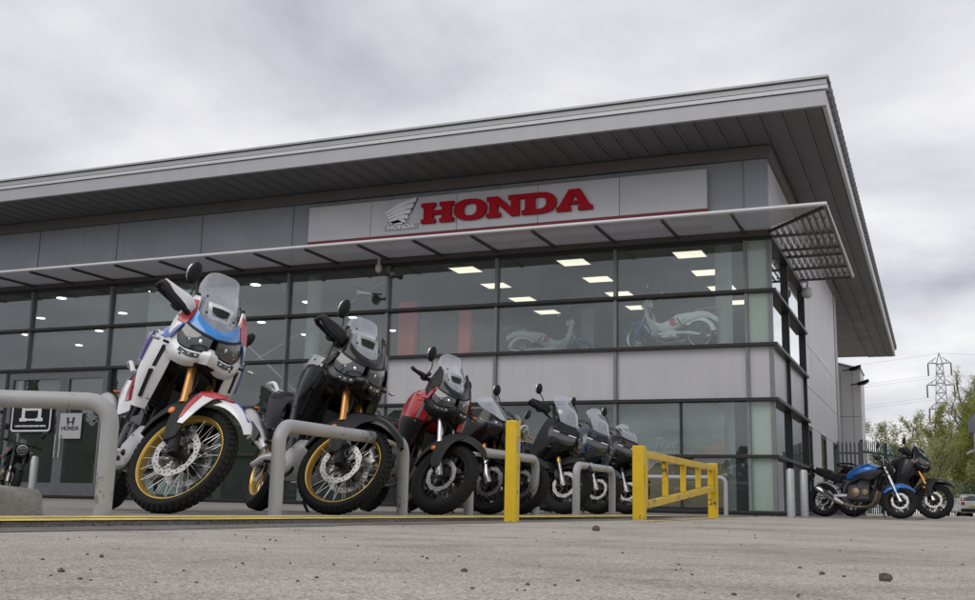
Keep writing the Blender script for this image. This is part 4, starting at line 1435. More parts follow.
def worn_paint(name, col, under, amount, rough=.45):
    m = simple(name, col, rough, coat=.1, var=.09, vs=5, bump=.08, bs=90)
    nt = m.node_tree
    b = nt.nodes['Principled BSDF']
    co = nd(nt, 'ShaderNodeTexCoord').outputs['Object']
    n = noise(nt, 22, 6, .72, co)
    n2 = noise(nt, 3.1, 2, .5, co)
    mu = nd(nt, 'ShaderNodeMath', operation='MULTIPLY_ADD')
    mu.inputs[1].default_value = .45
    nt.links.new(n2.outputs['Fac'], mu.inputs[0])
    hf = nd(nt, 'ShaderNodeMath', operation='MULTIPLY')
    hf.inputs[1].default_value = .55
    nt.links.new(n.outputs['Fac'], hf.inputs[0])
    nt.links.new(hf.outputs[0], mu.inputs[2])
    r = ramp(nt, mu.outputs[0], [(amount, 0.0), (amount + .025, 1.0)])
    old = b.inputs['Base Color'].links[0].from_socket
    mx = nd(nt, 'ShaderNodeMix', data_type='RGBA')
    nt.links.new(r.outputs['Color'], mx.inputs[0])
    nt.links.new(old, mx.inputs[6])
    mx.inputs[7].default_value = (*under, 1)
    nt.links.new(mx.outputs[2], b.inputs['Base Color'])
    return m


M_['gate_yellow'] = worn_paint('yellow_post_paint', (.70, .47, .012), (.16, .10, .05), .575)
M_['hoop_grey'] = worn_paint('grey_hoop_paint', (.37, .375, .385), (.20, .19, .18), .585, .42)
M_['galv'] = simple('galvanised_steel', (.42, .43, .44), .48, metal=.5, var=.12, vs=16)
M_['plinth'] = simple('brown_brick_plinth', (.10, .075, .062), .85, var=.25, vs=30)

# ------------------------------------------------------------------ showroom
ZL = [.0525, 1.041, 2.065, 3.07, 4.07, 5.07]
MX = [0.0] + [-.441 - 2.5 * k for k in range(11)]          # mullion lines along the front
bld = empty('showroom_building', (0, 0, 0), label='long two storey grey showroom with full height glazing under a wide flat overhanging roof', cat='building')

# walls
b = MB()
for i in range(len(MX) - 1):
    x1, x0 = MX[i] - (.0 if i == 0 else .012), MX[i + 1] + .012
    b.bx((x0, 0, 5.29), (x1, .12, 6.61))
b.build('upper_panel', M_['clad'], bld, ang=0)
b = MB()
b.bx((MX[-1], .13, 5.29), (-.1, .2, 6.85))
b.bx((-.2, .21, 5.29), (-.1, 14.2, 6.85))
b.build('backing_wall', M_['frame_dark'], bld, ang=0)
b = MB()
b.bx((MX[-1], -.09, 6.615), (.09, .125, 6.855))
b.bx((-.03, .126, 6.615), (.09, 13.9, 6.855))
b.build('eaves_trim', M_['ledge'], bld, ang=0, bevel=.012)
b = MB()
b.bx((MX[-1], -.035, 5.085), (.035, .1, 5.285))
b.bx((-.06, .101, 5.085), (.035, 5.2, 5.285))
b.build('glazing_head', M_['ledge'], bld, ang=0, bevel=.006)
b = MB()
b.bx((MX[-1], -.04, -.05), (.04, .12, .05))
b.bx((-.08, .121, -.05), (.04, 14, .05))
b.build('plinth', M_['plinth'], bld, ang=0)
# side wall cladding panels with open joints
ys = [5.22, 6.66, 10.2, 13.75]
b = MB()
for i in range(3):
    y0, y1 = ys[i] + .008, ys[i + 1] - .008
    for z0, z1 in ((2.03, 2.93), (2.945, 3.93), (3.945, 6.61)):
        b.bx((-.10, y0, z0), (0, y1, z1))
b.bx((-.10, .13, 5.30), (-.005, 2.65, 6.61))
b.bx((-.10, 2.665, 5.30), (-.005, 5.21, 6.61))
for y0, y1 in ((6.55, 8.55), (10.02, 11.93)):
    b.bx((-.10, y0, .05), (0, y1, 2.018))
b.build('side_cladding', M_['clad_side'], bld, ang=0)
for i, (y0, y1) in enumerate(((5.22, 6.54), (8.57, 10.0), (11.95, 13.56))):
    b = MB()
    b.bx((-.09, y0, 1.93), (-.01, y1, 2.015))
    b.bx((-.09, y0, .05), (-.01, y0 + .07, 1.928))
    b.bx((-.09, y1 - .07, .05), (-.01, y1, 1.928))
    d = b.build('side_door', M_['frame_dark'], bld, ang=0)
    b = MB()
    b.bx((-.06, y0 + .07, .05), (-.04, y1 - .07, 1.93))
    b.build('pane', M_['window'], d, ang=0)
    b = MB()
    b.cyl((.03, y1 - .16, .8), (.03, y1 - .16, 1.2), .014, 8)
    for zz in (.83, 1.17):
        b.cyl((-.04, y1 - .16, zz), (.03, y1 - .16, zz), .01, 8)
    b.build('handle', M_['steel'], d)
b = MB()
b.bx((-.6, 13.8, 0), (.02, 14.5, 6.61))
b.build('corner_column', M_['fascia'], bld, ang=0)

# roof with soffit boards and stepped fascia
b = MB()
b.bx((-30, -1.70, 6.90), (1.18, 30.0, 7.30))
b.bx((-30, -1.84, 7.345), (1.31, 30.1, 7.385))
roof = b.build('roof', M_['fascia'], bld, ang=0)
b = MB()
b.bx((-30, -1.785, 6.862), (1.247, -1.701, 7.13))
b.bx((-30, -1.80, 7.235), (1.27, -1.701, 7.325))
fa = b.build('fascia', M_['fascia'], roof, ang=0)
b = MB()
b.bx((1.181, -1.70, 6.862), (1.247, 30.0, 7.13))
b.build('verge_board', M_['fascia_light'], roof, ang=0)  # lit side of the fascia, its brightness put into a paler material
b = MB()
b.bx((-30, -1.815, 7.148), (1.285, -1.701, 7.215))
b.build('gutter', M_['fascia_light'], roof, ang=0)
b = MB()
for z0, z1, dx in ((7.15, 7.2, .05), (7.235, 7.325, .035)):
    b.bx((1.181, -1.70, z0), (1.247 + dx, 30.0, z1))
for k in range(88):
    y = -1.6 + k * .36
    b.bx((1.25, y, 7.14), (1.325, y + .05, 7.335))
b.build('verge_gutter', M_['frame_grey'], roof, ang=0)
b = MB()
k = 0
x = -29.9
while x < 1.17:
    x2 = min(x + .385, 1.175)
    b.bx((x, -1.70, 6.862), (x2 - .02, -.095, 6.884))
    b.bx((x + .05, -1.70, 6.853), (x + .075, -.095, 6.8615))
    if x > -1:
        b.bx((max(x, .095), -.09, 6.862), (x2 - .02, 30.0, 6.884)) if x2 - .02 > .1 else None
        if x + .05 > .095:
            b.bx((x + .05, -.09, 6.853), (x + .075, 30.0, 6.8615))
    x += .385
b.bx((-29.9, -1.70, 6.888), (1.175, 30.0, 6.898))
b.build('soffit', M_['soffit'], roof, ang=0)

# front glazing frame
b = MB()
for i, x in enumerate(MX[:-1]):
    if i == 0:
        b.bx((-.05, -.012, .05), (.03, .07, 5.08))
        continue
    full = x > -8 or i >= 4
    b.bx((x - .03, -.055, .05), (x + .03, .09, 5.08))
for i in range(1, len(MX) - 1):
    x = MX[i]
    b.bx((x - .012, -.012, 5.29), (x + .012, .118, 6.61))
b.build('mullion', M_['frame_grey'], bld, ang=0)
b = MB()
for j, z in enumerate(ZL):
    xl = MX[-1]
    th = .03 if j else .025
    pr = .11 if j in (2, 3, 4) else .075
    if j in (1, 2):
        b.bx((xl, -pr, z - th), (-18.5, .10, z + th))
        b.bx((-15.2, -pr, z - th), (pr, .10, z + th))
    else:
        b.bx((xl, -pr, z - th), (pr, .10, z + th))
    b.bx((-.07, .101, z - th), (pr, 5.2, z + th))
b.build('transom', M_['frame_dark'], bld, ang=0, bevel=.004)
# black slot beneath the glazing head
b = MB()
b.bx((MX[-1], -.01, 5.10), (-.0, .06, 5.084))
b.build('head_shadow_gap', M_['frame_dark'], bld, ang=0)


def pane(x0, x1, z0, z1, mat, name='window'):
    q = MB()
    q.bx((x0, .02, z0), (x1, .036, z1))
    return q.build(name, mat, bld, ang=0)


for i in range(len(MX) - 1):
    x1, x0 = MX[i] - .03, MX[i + 1] + .03
    for j in range(5):
        z0, z1 = ZL[j] + .03, ZL[j + 1] - .03
        if i == 0:
            pane(-.411, -.05, z0, z1, M_['spandrel'] if j == 2 else M_['green_glass'], 'corner_panel')
        elif j == 2 and i <= 3:
            pane(x0, x1, z0, z1, M_['spandrel'], 'spandrel_panel')
        elif j < 3 and i in (7,):
            continue
        elif j < 3 and i >= 4:
            if j == 0:
                pane(x0, x1, ZL[0] + .03, ZL[2] - .03, M_['window'])
            elif j == 2:
                pane(x0, x1, z0, z1, M_['window'])
        else:
            pane(x0, x1, z0, z1, M_['window'])
# lower intermediate posts on the ground floor
b = MB()
for x in (-1.69, -4.19, -6.69):
    b.bx((x - .02, -.02, .08), (x + .02, .05, 2.03))
b.build('glazing_bar', M_['frame_dark'], bld, ang=0)
# side glazing
sy = [0.03, 2.22, 5.19]
for i in range(2):
    for j in range(5):
        q = MB()
        q.bx((-.036, sy[i] + (.04 if i == 0 else .03), ZL[j] + .03), (-.02, sy[i + 1] - .03, ZL[j + 1] - .03))
        q.build('window' if j != 2 else 'spandrel_panel', M_['window'] if j != 2 else M_['spandrel'], bld, ang=0)
b = MB()
for y in sy[1:]:
    b.bx((-.08, y - .03, .05), (.055, y + .03, 5.08))
b.build('mullion', M_['frame_dark'], bld, ang=0)
# entrance doors
dx = (-18.40, -16.62, -15.30)
for k in range(2):
    x0, x1 = dx[k], dx[k + 1]
    b = MB()
    b.bx((x0, -.06, ZL[0]), (x0 + .14, .03, 3.0))
    b.bx((x1 - .14, -.06, ZL[0]), (x1, .03, 3.0))
    b.bx((x0 + .14, -.06, 2.83), (x1 - .14, .03, 3.0))
    b.bx((x0 + .14, -.06, ZL[0]), (x1 - .14, .03, .36))
    d = b.build('door', M_['frame_door'], bld, ang=0, bevel=.006)
    b = MB()
    b.bx((x0 + .14, -.02, .36), (x1 - .14, -.004, 2.83))
    b.build('pane', M_['window'], d, ang=0)
    b = MB()
    hx = x1 - .07 if k == 0 else x0 + .07
    b.cyl((hx, -.11, .95), (hx, -.11, 1.5), .016, 8)
    for zz in (1.0, 1.45):
        b.cyl((hx, -.06, zz), (hx, -.11, zz), .01, 8)
    b.build('handle', M_['steel'], d)
b = MB()
b.bx((-18.5, -.075, 3.0), (-15.2, .03, 3.04))
b.bx((-18.5, -.075, .05), (-18.405, .03, 3.0))
b.bx((-15.295, -.075, .05), (-15.2, .03, 3.0))
b.build('door_frame', M_['frame_dark'], bld, ang=0)

# canopy of louvres
can_z = 5.235
b = MB()
b.tube([(-27, -1.42, can_z), (1.16, -1.42, can_z), (1.16, 4.65, can_z)], .038, 12)
can = b.build('canopy', M_['fascia_light'], bld)
b = MB()
nb = 15
for k in range(nb):
    t = k / (nb - 1)
    y = -1.36 + 1.28 * t
    xe = 1.10 - 1.10 * t
    b.box(((-27 + xe) / 2, y, can_z - .01), (xe + 27, .085, .007), (R(24), 0, 0))
b.build('louvre_set', M_['louvre'], can, ang=0)
b = MB()
for k in range(9):
    t = (k + .5) / 9
    x = .06 + 1.06 * t
    y0 = -1.36 * t
    b.box((x, (y0 + 4.6) / 2, can_z - .01), (.07, 4.6 - y0, .012), (0, R(-28), 0))
b.build('side_louvre_set', M_['louvre'], can, ang=0)
b = MB()
for x in [q + d for q in MX[1:] for d in (0, -1.25)]:
    b.box((x, -.72, can_z - .045), (.045, 1.36, .05))
for y in (.4, 1.6, 2.22, 3.4, 4.58):
    b.box((.585, y, can_z - .045), (1.10, .045, .05))
b.tube([(.0, -.0, can_z - .045), (1.14, -1.40, can_z - .045)], .035, 8)
b.build('canopy_bracket', M_['louvre_dark'], can, ang=0)
b = MB()
for y in (-.55, 1.0, 2.8, 4.2):
    for k in range(9):
        t = (k + .5) / 9
        if y > -1.36 * t + .05:
            b.ball((.06 + 1.06 * t, y, can_z - .05), .033, 8)
b.build('louvre_clip', M_['galv'], can)

# interior shell
b = MB()
b.bx((-9.2, .25, 2.62), (-.13, 13.5, 3.02))
b.build('upper_floor', M_['int_floor'], bld, ang=0)
b = MB()
b.bx((-27, .15, 5.11), (-.13, 13.5, 5.27))
b.build('ceiling', M_['int_ceiling'], bld, ang=0)
b = MB()
b.bx((-27, 12.2, 0), (-.14, 12.4, 5.1))
b.bx((-26.9, .3, 0), (-26.7, 12.2, 5.1))
b.bx((-9.45, 4.6, 0), (-9.22, 12.18, 5.1))
b.build('interior_wall', M_['int_wall'], bld, ang=0)
b = MB()
b.bx((-9.2, 7.6, 3.03), (-5.9, 7.75, 5.1))
b.bx((-5.6, 9.6, 3.03), (-.4, 9.75, 5.1))
b.bx((-9.2, 3.2, .06), (-.9, 3.35, 2.6))
b.bx((-22, 7.0, .06), (-10.4, 7.15, 3.2))
b.build('partition', M_['int_dark'], bld, ang=0)
b = MB()
b.bx((-26.6, .13, 0.0), (-.13, 12.1, .048))
b.build('ground_floor', M_['int_floor'], bld, ang=0)
for x, y in ((-.95, .55), (-10.15, .6), (-12.0, 7.0), (-17.2, 7.0), (-5.44, 6.2)):
    b = MB()
    b.cyl((x, y, .05), (x, y, 5.1), .16, 20)
    b.build('column', M_['drape'], bld)
b = MB()
for k in range(9):
    b.box((-14.62 + k * .17, .45, 2.6), (.15, .03, 4.9), (0, 0, R(14)))
b.bx((-15.2, .40, 5.0), (-13.1, .5, 5.08))
b.build('window_blind', M_['drape'], bld, ang=0)
b = MB()
b.tube([(-12.75, .5, 2.6), (-8.2, .5, 4.9)], .02, 8)
b.tube([(-12.75, .5, 4.3), (-8.6, .5, 1.0)], .02, 8)
b.build('cross_brace', M_['galv'], bld)
for x in (-1.69, -4.13, -6.60):
    for y in (1.0, 2.77, 4.52, 6.35):
        b = MB()
        b.bx((x - .29, y - .29, 5.098), (x + .29, y + .29, 5.108))
        lp = b.build('ceiling_light', M_['lamp_panel'], bld, ang=0)
        b = MB()
        for s in (-1, 1):
            b.bx((x + s * .29, y - .31, 5.092), (x + s * .31, y + .31, 5.1095))
            b.bx((x - .289, y + s * .29, 5.092), (x + .289, y + s * .31, 5.1095))
        b.build('light_trim', M_['fascia_light'], lp, ang=0)
for x in (-12.1, -15.12, -18.1, -21.1, -24.1):
    for y in (1.06, 3.35, 5.72, 8.05):
        b = MB()
        b.lathe([(0, 0), (.115, 0), (.115, .012), (0, .012)], (x, y, 5.094), (0, 0, 1), 20)
        b.build('downlight', M_['down_lamp'], bld)

# ------------------------------------------------------------------ fascia sign
sign = empty('fascia_sign', (-5.5, -.17, 5.6), label='long silver fascia sign with red capital letters and white wing emblem above the canopy', cat='sign')
sx0, sx1 = -9.92 + 5.5, -1.10 + 5.5
b = MB()
pw = [sx0, sx0 + 1.56, sx0 + 3.6, sx0 + 5.4, sx0 + 7.1, sx1]
for i in range(5):
    b.bx((pw[i] + (.006 if i else 0), 0, .085), (pw[i + 1], .15, .875))
b.build('sign_panel', M_['sign_panel'], sign, ang=0, bevel=.008)
b = MB()
b.bx((sx0, -.004, 0), (sx1, .146, .078))
b.build('sign_strip', M_['sign_strip'], sign, ang=0)
b = MB()
b.bx((sx0 + .02, .02, .02), (sx1 - .02, .14, .86))
b.build('sign_backing', M_['frame_dark'], sign, ang=0)


def glyph(strokes, x, z, w, h, d, name, mat, y=-.06):
    q = MB()
    for kind, pts in strokes:
        if kind == 'r':
            (a, c) = pts
            q.bx((x + a[0] * w, y, z + a[1] * h), (x + c[0] * w, y + d, z + c[1] * h))
        else:
            q.prism([(x + p[0] * w, z + p[1] * h) for p in pts], y + .0011 * len(q.v) / 8, y + d, 'y')
    return q


# slab-serif capitals drawn as outlines
def ring_pts(cx_, cz_, rx, rz, p, n=40):
    out = []
    for k in range(n):
        a = 2 * PI * k / n
        c, s = math.cos(a), math.sin(a)
        out.append((cx_ + rx * abs(c) ** p * (1 if c >= 0 else -1), cz_ + rz * abs(s) ** p * (1 if s >= 0 else -1)))
    return out


def ring_prism(q, o, i, y0, y1):
    n = len(o)
    vs = [(p[0], y0, p[1]) for p in o] + [(p[0], y0, p[1]) for p in i] + [(p[0], y1, p[1]) for p in o] + [(p[0], y1, p[1]) for p in i]
    fs = []
    for k in range(n):
        j = (k + 1) % n
        fs += [(k, j, n + j, n + k), (2 * n + k, 3 * n + k, 3 * n + j, 2 * n + j), (k, 2 * n + k, 2 * n + j, j), (n + k, n + j, 3 * n + j, 3 * n + k)]
    q.add(vs, fs)


def letter(ch, x, z, w, h):
    q = MB()
    y0, y1 = -.075, -.001
    S_ = .20 * h          # slab height
    def poly(pts):
        q.prism([(x + a * w, z + c * h) for a, c in pts], y0, y1, 'y')
    if ch == 'H':
        poly([(0, 0), (.43, 0), (.43, .2), (.36, .2), (.36, .41), (.64, .41), (.64, .2), (.57, .2), (.57, 0), (1, 0), (1, .2), (.92, .2), (.92, .8), (1, .8), (1, 1), (.57, 1), (.57, .8), (.64, .8), (.64, .61),
              (.36, .61), (.36, .8), (.43, .8), (.43, 1), (0, 1), (0, .8), (.08, .8), (.08, .2), (0, .2)])
    elif ch == 'O':
        ring_prism(q, ring_pts(x + w / 2, z + h / 2, w / 2, h / 2 * 1.02, .82), ring_pts(x + w / 2, z + h / 2, w * .21, h * .30, .82), y0, y1)
    elif ch == 'N':
        poly([(0, 0), (.40, 0), (.40, .2), (.31, .2), (.31, .62), (.70, 0), (.93, 0), (.93, .8), (1, .8), (1, 1), (.62, 1), (.62, .8), (.70, .8), (.70, .42), (.34, 1), (0, 1), (0, .8), (.08, .8), (.08, .2), (0, .2)])
    elif ch == 'D':
        o = [(0, 0), (.55, 0), (.74, .03), (.90, .14), (.99, .32), (1, .5), (.99, .68), (.90, .86), (.74, .97), (.55, 1), (0, 1), (0, .8), (.09, .8), (.09, .2), (0, .2)]
        i = [(.38, .21), (.52, .21), (.60, .23), (.67, .30), (.71, .40), (.715, .5), (.71, .6), (.67, .70), (.60, .77), (.52, .79), (.38, .79), (.38, .77), (.38, .7), (.38, .3), (.38, .23)]
        ring_prism(q, [(x + a * w, z + c * h) for a, c in o], [(x + a * w, z + c * h) for a, c in i], y0, y1)
    elif ch == 'A':
        o = [(0, 0), (.40, 0), (.40, .2), (.33, .2), (.36, .30), (.64, .30), (.67, .2), (.60, .2), (.60, 0), (1, 0), (1, .2), (.94, .2), (.65, 1), (.35, 1), (.06, .2), (0, .2)]
        i = [(.43, .46), (.435, .461), (.44, .462), (.445, .461), (.47, .46), (.50, .46), (.53, .46), (.555, .46), (.56, .46), (.57, .46), (.565, .49), (.54, .58), (.50, .70), (.46, .58), (.435, .49), (.43, .47)]
        # solid with a counter cut: build as two side limbs and a bar
        poly([(0, 0), (.40, 0), (.40, .2), (.33, .2), (.36, .30), (.50, .30), (.50, .45), (.41, .45), (.50, .74), (.50, 1), (.35, 1), (.06, .2), (0, .2)])
        poly([(1, 0), (.60, 0), (.60, .2), (.67, .2), (.64, .30), (.50, .30), (.50, .45), (.59, .45), (.50, .74), (.50, 1), (.65, 1), (.94, .2), (1, .2)])
    return q


lx = -7.115 + 5.5
ltot = 3.735
widths = [('H', .80), ('O', .78), ('N', .82), ('D', .78), ('A', .80)]
gap = (ltot - sum(w for _, w in widths)) / 4
zb = 5.868 - 5.6
gap = -.02 if gap < -.02 else gap
xx = lx
sc_l = (ltot + .06) / (sum(w for _, w in widths) + gap * 4)
for ch, w in widths:
    q = letter(ch, xx, zb, w * sc_l * .965, .435)
    q.build('letter', M_['sign_red'], sign, ang=30)
    xx += w * sc_l + gap
# wing emblem: swept feathers rising from a root
wx, wz = -8.0 + 5.5, 5.90 - 5.6
for k in range(5):
    q = MB()
    t = k / 4
    # feather from root low left sweeping up right
    p0 = (wx + .02 + .03 * k, wz + .27 - .055 * k)
    p1 = (wx + .36 + .02 * k, wz + .44 - .085 * k + .0)
    p2 = (wx + .76 - .06 * k, wz + .56 - .125 * k)
    th = .066
    up = spline([(p0[0], p0[1] + .004), (p1[0], p1[1] + .012), (p2[0], p2[1])], 6)
    dn = spline([(p0[0], p0[1] - .042), (p1[0] + .03, p1[1] - th), (p2[0] - .03, p2[1] - th * 1.45)], 6)
    q.prism([tuple(p) for p in up] + [tuple(p) for p in reversed(dn)], -.06, -.001, 'y')
    q.build('wing_feather', M_['chrome_white'], sign, ang=40)
q = MB()
q.prism([(wx + .16, wz + .055), (wx + .26, wz + .0), (wx + .46, wz - .005), (wx + .43, wz + .05), (wx + .36, wz + .09), (wx + .30, wz + .10)], -.06, -.001, 'y')
q.build('wing_feather', M_['chrome_white'], sign, ang=40)
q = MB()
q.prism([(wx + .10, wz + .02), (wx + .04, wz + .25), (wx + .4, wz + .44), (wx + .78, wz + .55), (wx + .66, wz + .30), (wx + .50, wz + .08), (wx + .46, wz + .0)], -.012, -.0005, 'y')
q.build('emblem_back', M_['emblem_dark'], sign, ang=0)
Mt = Matrix.Translation((wx + .40, -.02, wz - .055)) @ Matrix.Rotation(R(90), 4, 'X')
text_mesh('emblem_lettering', 'HONDA', .125, .012, M_['chrome_white'], sign, Mt, bold=.006, sx=1.35)
q = MB()
q.bx((wx + .0, -.015, wz - .115), (wx + .80, -.001, wz - .0))
q.build('emblem_plate', M_['fascia'], sign, ang=0)
# ------------------------------------------------------------------ ground
def asphalt_mat(name, base, dark, light, sc=260, patch=.5, bump=.6):
    m, nt, b = new_mat(name)
    co = nd(nt, 'ShaderNodeTexCoord').outputs['Object']
    big = noise(nt, patch, 6, .62, co)
    mid = noise(nt, 7.0, 5, .65, co)
    fine = noise(nt, sc * .45, 4, .7, co)
    vor = nd(nt, 'ShaderNodeTexVoronoi')
    vor.inputs['Scale'].default_value = sc
    nt.links.new(co, vor.inputs['Vector'])
    sep = nd(nt, 'ShaderNodeSeparateColor')
    nt.links.new(vor.outputs['Color'], sep.inputs[0])
    r1 = ramp(nt, sep.outputs[0], [(.0, dark), (.10, dark), (.22, tuple(c * .86 for c in base)), (.60, base), (.82, tuple(c * 1.16 for c in base)), (.97, light)])
    r2 = ramp(nt, big.outputs['Fac'], [(.30, (.66, .645, .63)), (.42, (.88, .875, .87)), (.52, (1, 1, 1)), (.75, (1.0, .975, .94))])
    pat = noise(nt, 1.7, 5, .68, co)
    r4 = ramp(nt, pat.outputs['Fac'], [(.33, (.74, .725, .70)), (.45, (.92, .91, .895)), (.53, (1, 1, 1)), (.72, (1.06, 1.04, 1.01))])
    mu0 = nd(nt, 'ShaderNodeMix', data_type='RGBA', blend_type='MULTIPLY')
    mu0.inputs[0].default_value = 1
    nt.links.new(r2.outputs['Color'], mu0.inputs[6])
    nt.links.new(r4.outputs['Color'], mu0.inputs[7])
    r2 = mu0
    mu = nd(nt, 'ShaderNodeMix', data_type='RGBA', blend_type='MULTIPLY')
    mu.inputs[0].default_value = 1
    nt.links.new(r1.outputs['Color'], mu.inputs[6])
    nt.links.new(r2.outputs[2], mu.inputs[7])
    r3 = ramp(nt, mid.outputs['Fac'], [(.30, (.80, .78, .76)), (.48, (1, 1, 1)), (1, (1, 1, 1))])
    mu2 = nd(nt, 'ShaderNodeMix', data_type='RGBA', blend_type='MULTIPLY')
    mu2.inputs[0].default_value = 1
    nt.links.new(mu.outputs[2], mu2.inputs[6])
    nt.links.new(r3.outputs['Color'], mu2.inputs[7])
    nt.links.new(mu2.outputs[2], b.inputs['Base Color'])
    b.inputs['Roughness'].default_value = .88
    b.inputs['Specular IOR Level'].default_value = .3
    ad = nd(nt, 'ShaderNodeMath', operation='ADD')
    nt.links.new(fine.outputs['Fac'], ad.inputs[0])
    inv = nd(nt, 'ShaderNodeMath', operation='MULTIPLY')
    inv.inputs[1].default_value = -1.2
    nt.links.new(vor.outputs['Distance'], inv.inputs[0])
    nt.links.new(inv.outputs[0], ad.inputs[1])
    bp = nd(nt, 'ShaderNodeBump')
    bp.inputs['Strength'].default_value = bump
    bp.inputs['Distance'].default_value = .004
    nt.links.new(ad.outputs[0], bp.inputs['Height'])
    nt.links.new(bp.outputs['Normal'], b.inputs['Normal'])
    return m


M_['road'] = asphalt_mat('weathered_asphalt', (.49, .45, .405), (.22, .19, .165), (.68, .64, .60), sc=260, bump=.65)
M_['forecourt'] = asphalt_mat('forecourt_tarmac', (.30, .28, .26), (.09, .085, .08), (.34, .32, .30), sc=180)
M_['kerb'] = asphalt_mat('worn_kerb_strip', (.20, .188, .175), (.08, .075, .07), (.34, .32, .30), sc=200, bump=.8)
M_['yellow_line'] = worn_paint('road_paint_yellow', (.70, .54, .12), (.27, .25, .22), .535, .8)
M_['joint'] = simple('asphalt_joint', (.10, .09, .085), .95, var=.4, vs=30)
M_['stone'] = simple('loose_stone', (.13, .10, .085), .9, var=.4, vs=60, bump=.8, bs=140)
RZ = -.02

b = MB()
b.bx((-1500, -1500, -1.0), (1500, 1500, RZ))
tag(b.build('ground', M_['road'], ang=0), kind='structure')
b = MB()
# forecourt slab, edge softly uneven
pts = [(-60, -45)]
for k in range(40):
    y = -45 + k * 45 / 39
    pts.append((-.26 + .02 * math.sin(k * 1.7) + .012 * math.sin(k * 4.1) - .12 * max(0, (y + 8) / 8) ** 2, y))
pts += [(1.0, -.9), (2.3, -.3), (2.5, 14), (-60, 14)]
b.prism(pts, RZ - .3, 0.0, 'z')
tag(b.build('forecourt_pavement', M_['forecourt'], ang=0), kind='structure')
b = MB()
vs = []
for k in range(60):
    y = -30 + k * 22 / 59
    xa = -.27 + .02 * math.sin(k * 1.1)
    vs += [(xa, y), (.10 + .035 * math.sin(k * .9) + .02 * math.sin(k * 2.3), y)]
b.add([(p[0], p[1], RZ + .002) for p in vs], [(2 * k, 2 * k + 1, 2 * k + 3, 2 * k + 2) for k in range(59)])
tag(b.build('kerb_strip', M_['kerb'], ang=0), kind='structure')


def stripe(name, pl, w, z, mat, seg=30, jit=.008, seedv=1):
    rnd = random.Random(seedv)
    q = MB()
    P = spline([(*p, 0) for p in pl], max(2, seg // max(1, len(pl) - 1)))
    vs = []
    for i, p in enumerate(P):
        a, c = P[max(0, i - 1)], P[min(len(P) - 1, i + 1)]
        t = Vector((c[0] - a[0], c[1] - a[1], 0)).normalized()
        n = Vector((-t.y, t.x, 0))
        for s in (-1, 1):
            o = Vector((p[0], p[1], z)) + n * (s * w / 2 + rnd.uniform(-jit, jit))
            vs.append(o)
    q.add(vs, [(2 * i, 2 * i + 1, 2 * i + 3, 2 * i + 2) for i in range(len(P) - 1)])
    return q.build(name, mat, ang=0)


for i, (pl, w, z) in enumerate((([(-.74, -30), (-.74, -16), (-.67, -10.5), (-.69, -6.5)], .28, .004), ([(-.38, -30), (-.38, -16), (-.35, -10.5), (-.40, -6.5)], .26, .004),
                                ([(.42, -11.2), (.14, -7.4), (-.55, -.6)], .11, .0045), ([(1.27, 1.9), (1.16, 12), (1.1, 26)], .10, .005), ([(1.66, 1.9), (1.60, 12), (1.55, 26)], .10, .005))):
    tag(stripe('yellow_line', pl, w, z if i < 2 else (RZ + .004 if i == 2 else .0045), M_['yellow_line'], 60, .006, i), kind='structure')
tag(stripe('asphalt_joint', [(.25, -16.05), (.5, -16.16), (.8, -16.12), (1.17, -16.15), (1.93, -16.17), (2.8, -16.3), (4.5, -16.3)], .011, RZ + .003, M_['joint'], 160, .005, 9), kind='structure')

# loose stones near the camera
rnd = random.Random(5)


def stone_mesh(seed, r):
    rr = random.Random(seed)
    q = MB()
    q.ball((0, 0, r * .45), r, 9, (1, .8, .62))
    for v in q.v:
        v *= 1
        k = 1 + rr.uniform(-.22, .22)
        v.x *= k
        v.y *= k
        v.z = max(0, v.z * (1 + rr.uniform(-.2, .2)))
    return q


for i, (x, y, r, lab) in enumerate(((2.555, -17.70, .012, 'largest dark brown stone lying on the asphalt at the lower right'), (2.44, -17.58, .0055, 'small dark stone a little left of the largest stone on the asphalt'),
                                    (1.42, -18.42, .006, 'small dark stone on the asphalt below the concrete block'), (1.18, -18.07, .005, 'small dark stone on the asphalt below the first grey hoop rail'),
                                    (1.89, -17.98, .006, 'small reddish stone on the asphalt at the bottom edge, below the black adventure motorcycle'),
                                    (1.13, -14.7, .022, 'dark stone on the asphalt in front of the yellow bollard'))):
    o = stone_mesh(i, r).build('stone', M_['stone'], loc=(x, y, RZ))
    tag(o, lab, 'stone', 'loose stones on the asphalt')
q = MB()
for i in range(170):
    t = rnd.random()
    d = 1.5 + 9 * t * t
    px = rnd.uniform(-.52, .52)
    x = 2.645 + d * (px * .92 - .388)
    y = -19.7 + d * (px * .388 + .92)
    if x < .14:
        continue
    r = rnd.uniform(.0012, .0034) * (1 + d * .12)
    s0 = len(q.v)
    q.ball((x, y, RZ + r * .3), r, 6, (1, rnd.uniform(.6, 1), .6))
tag(q.build('gravel', M_['stone'], ang=0), 'fine dark grit scattered over the asphalt', 'gravel', kind='stuff')

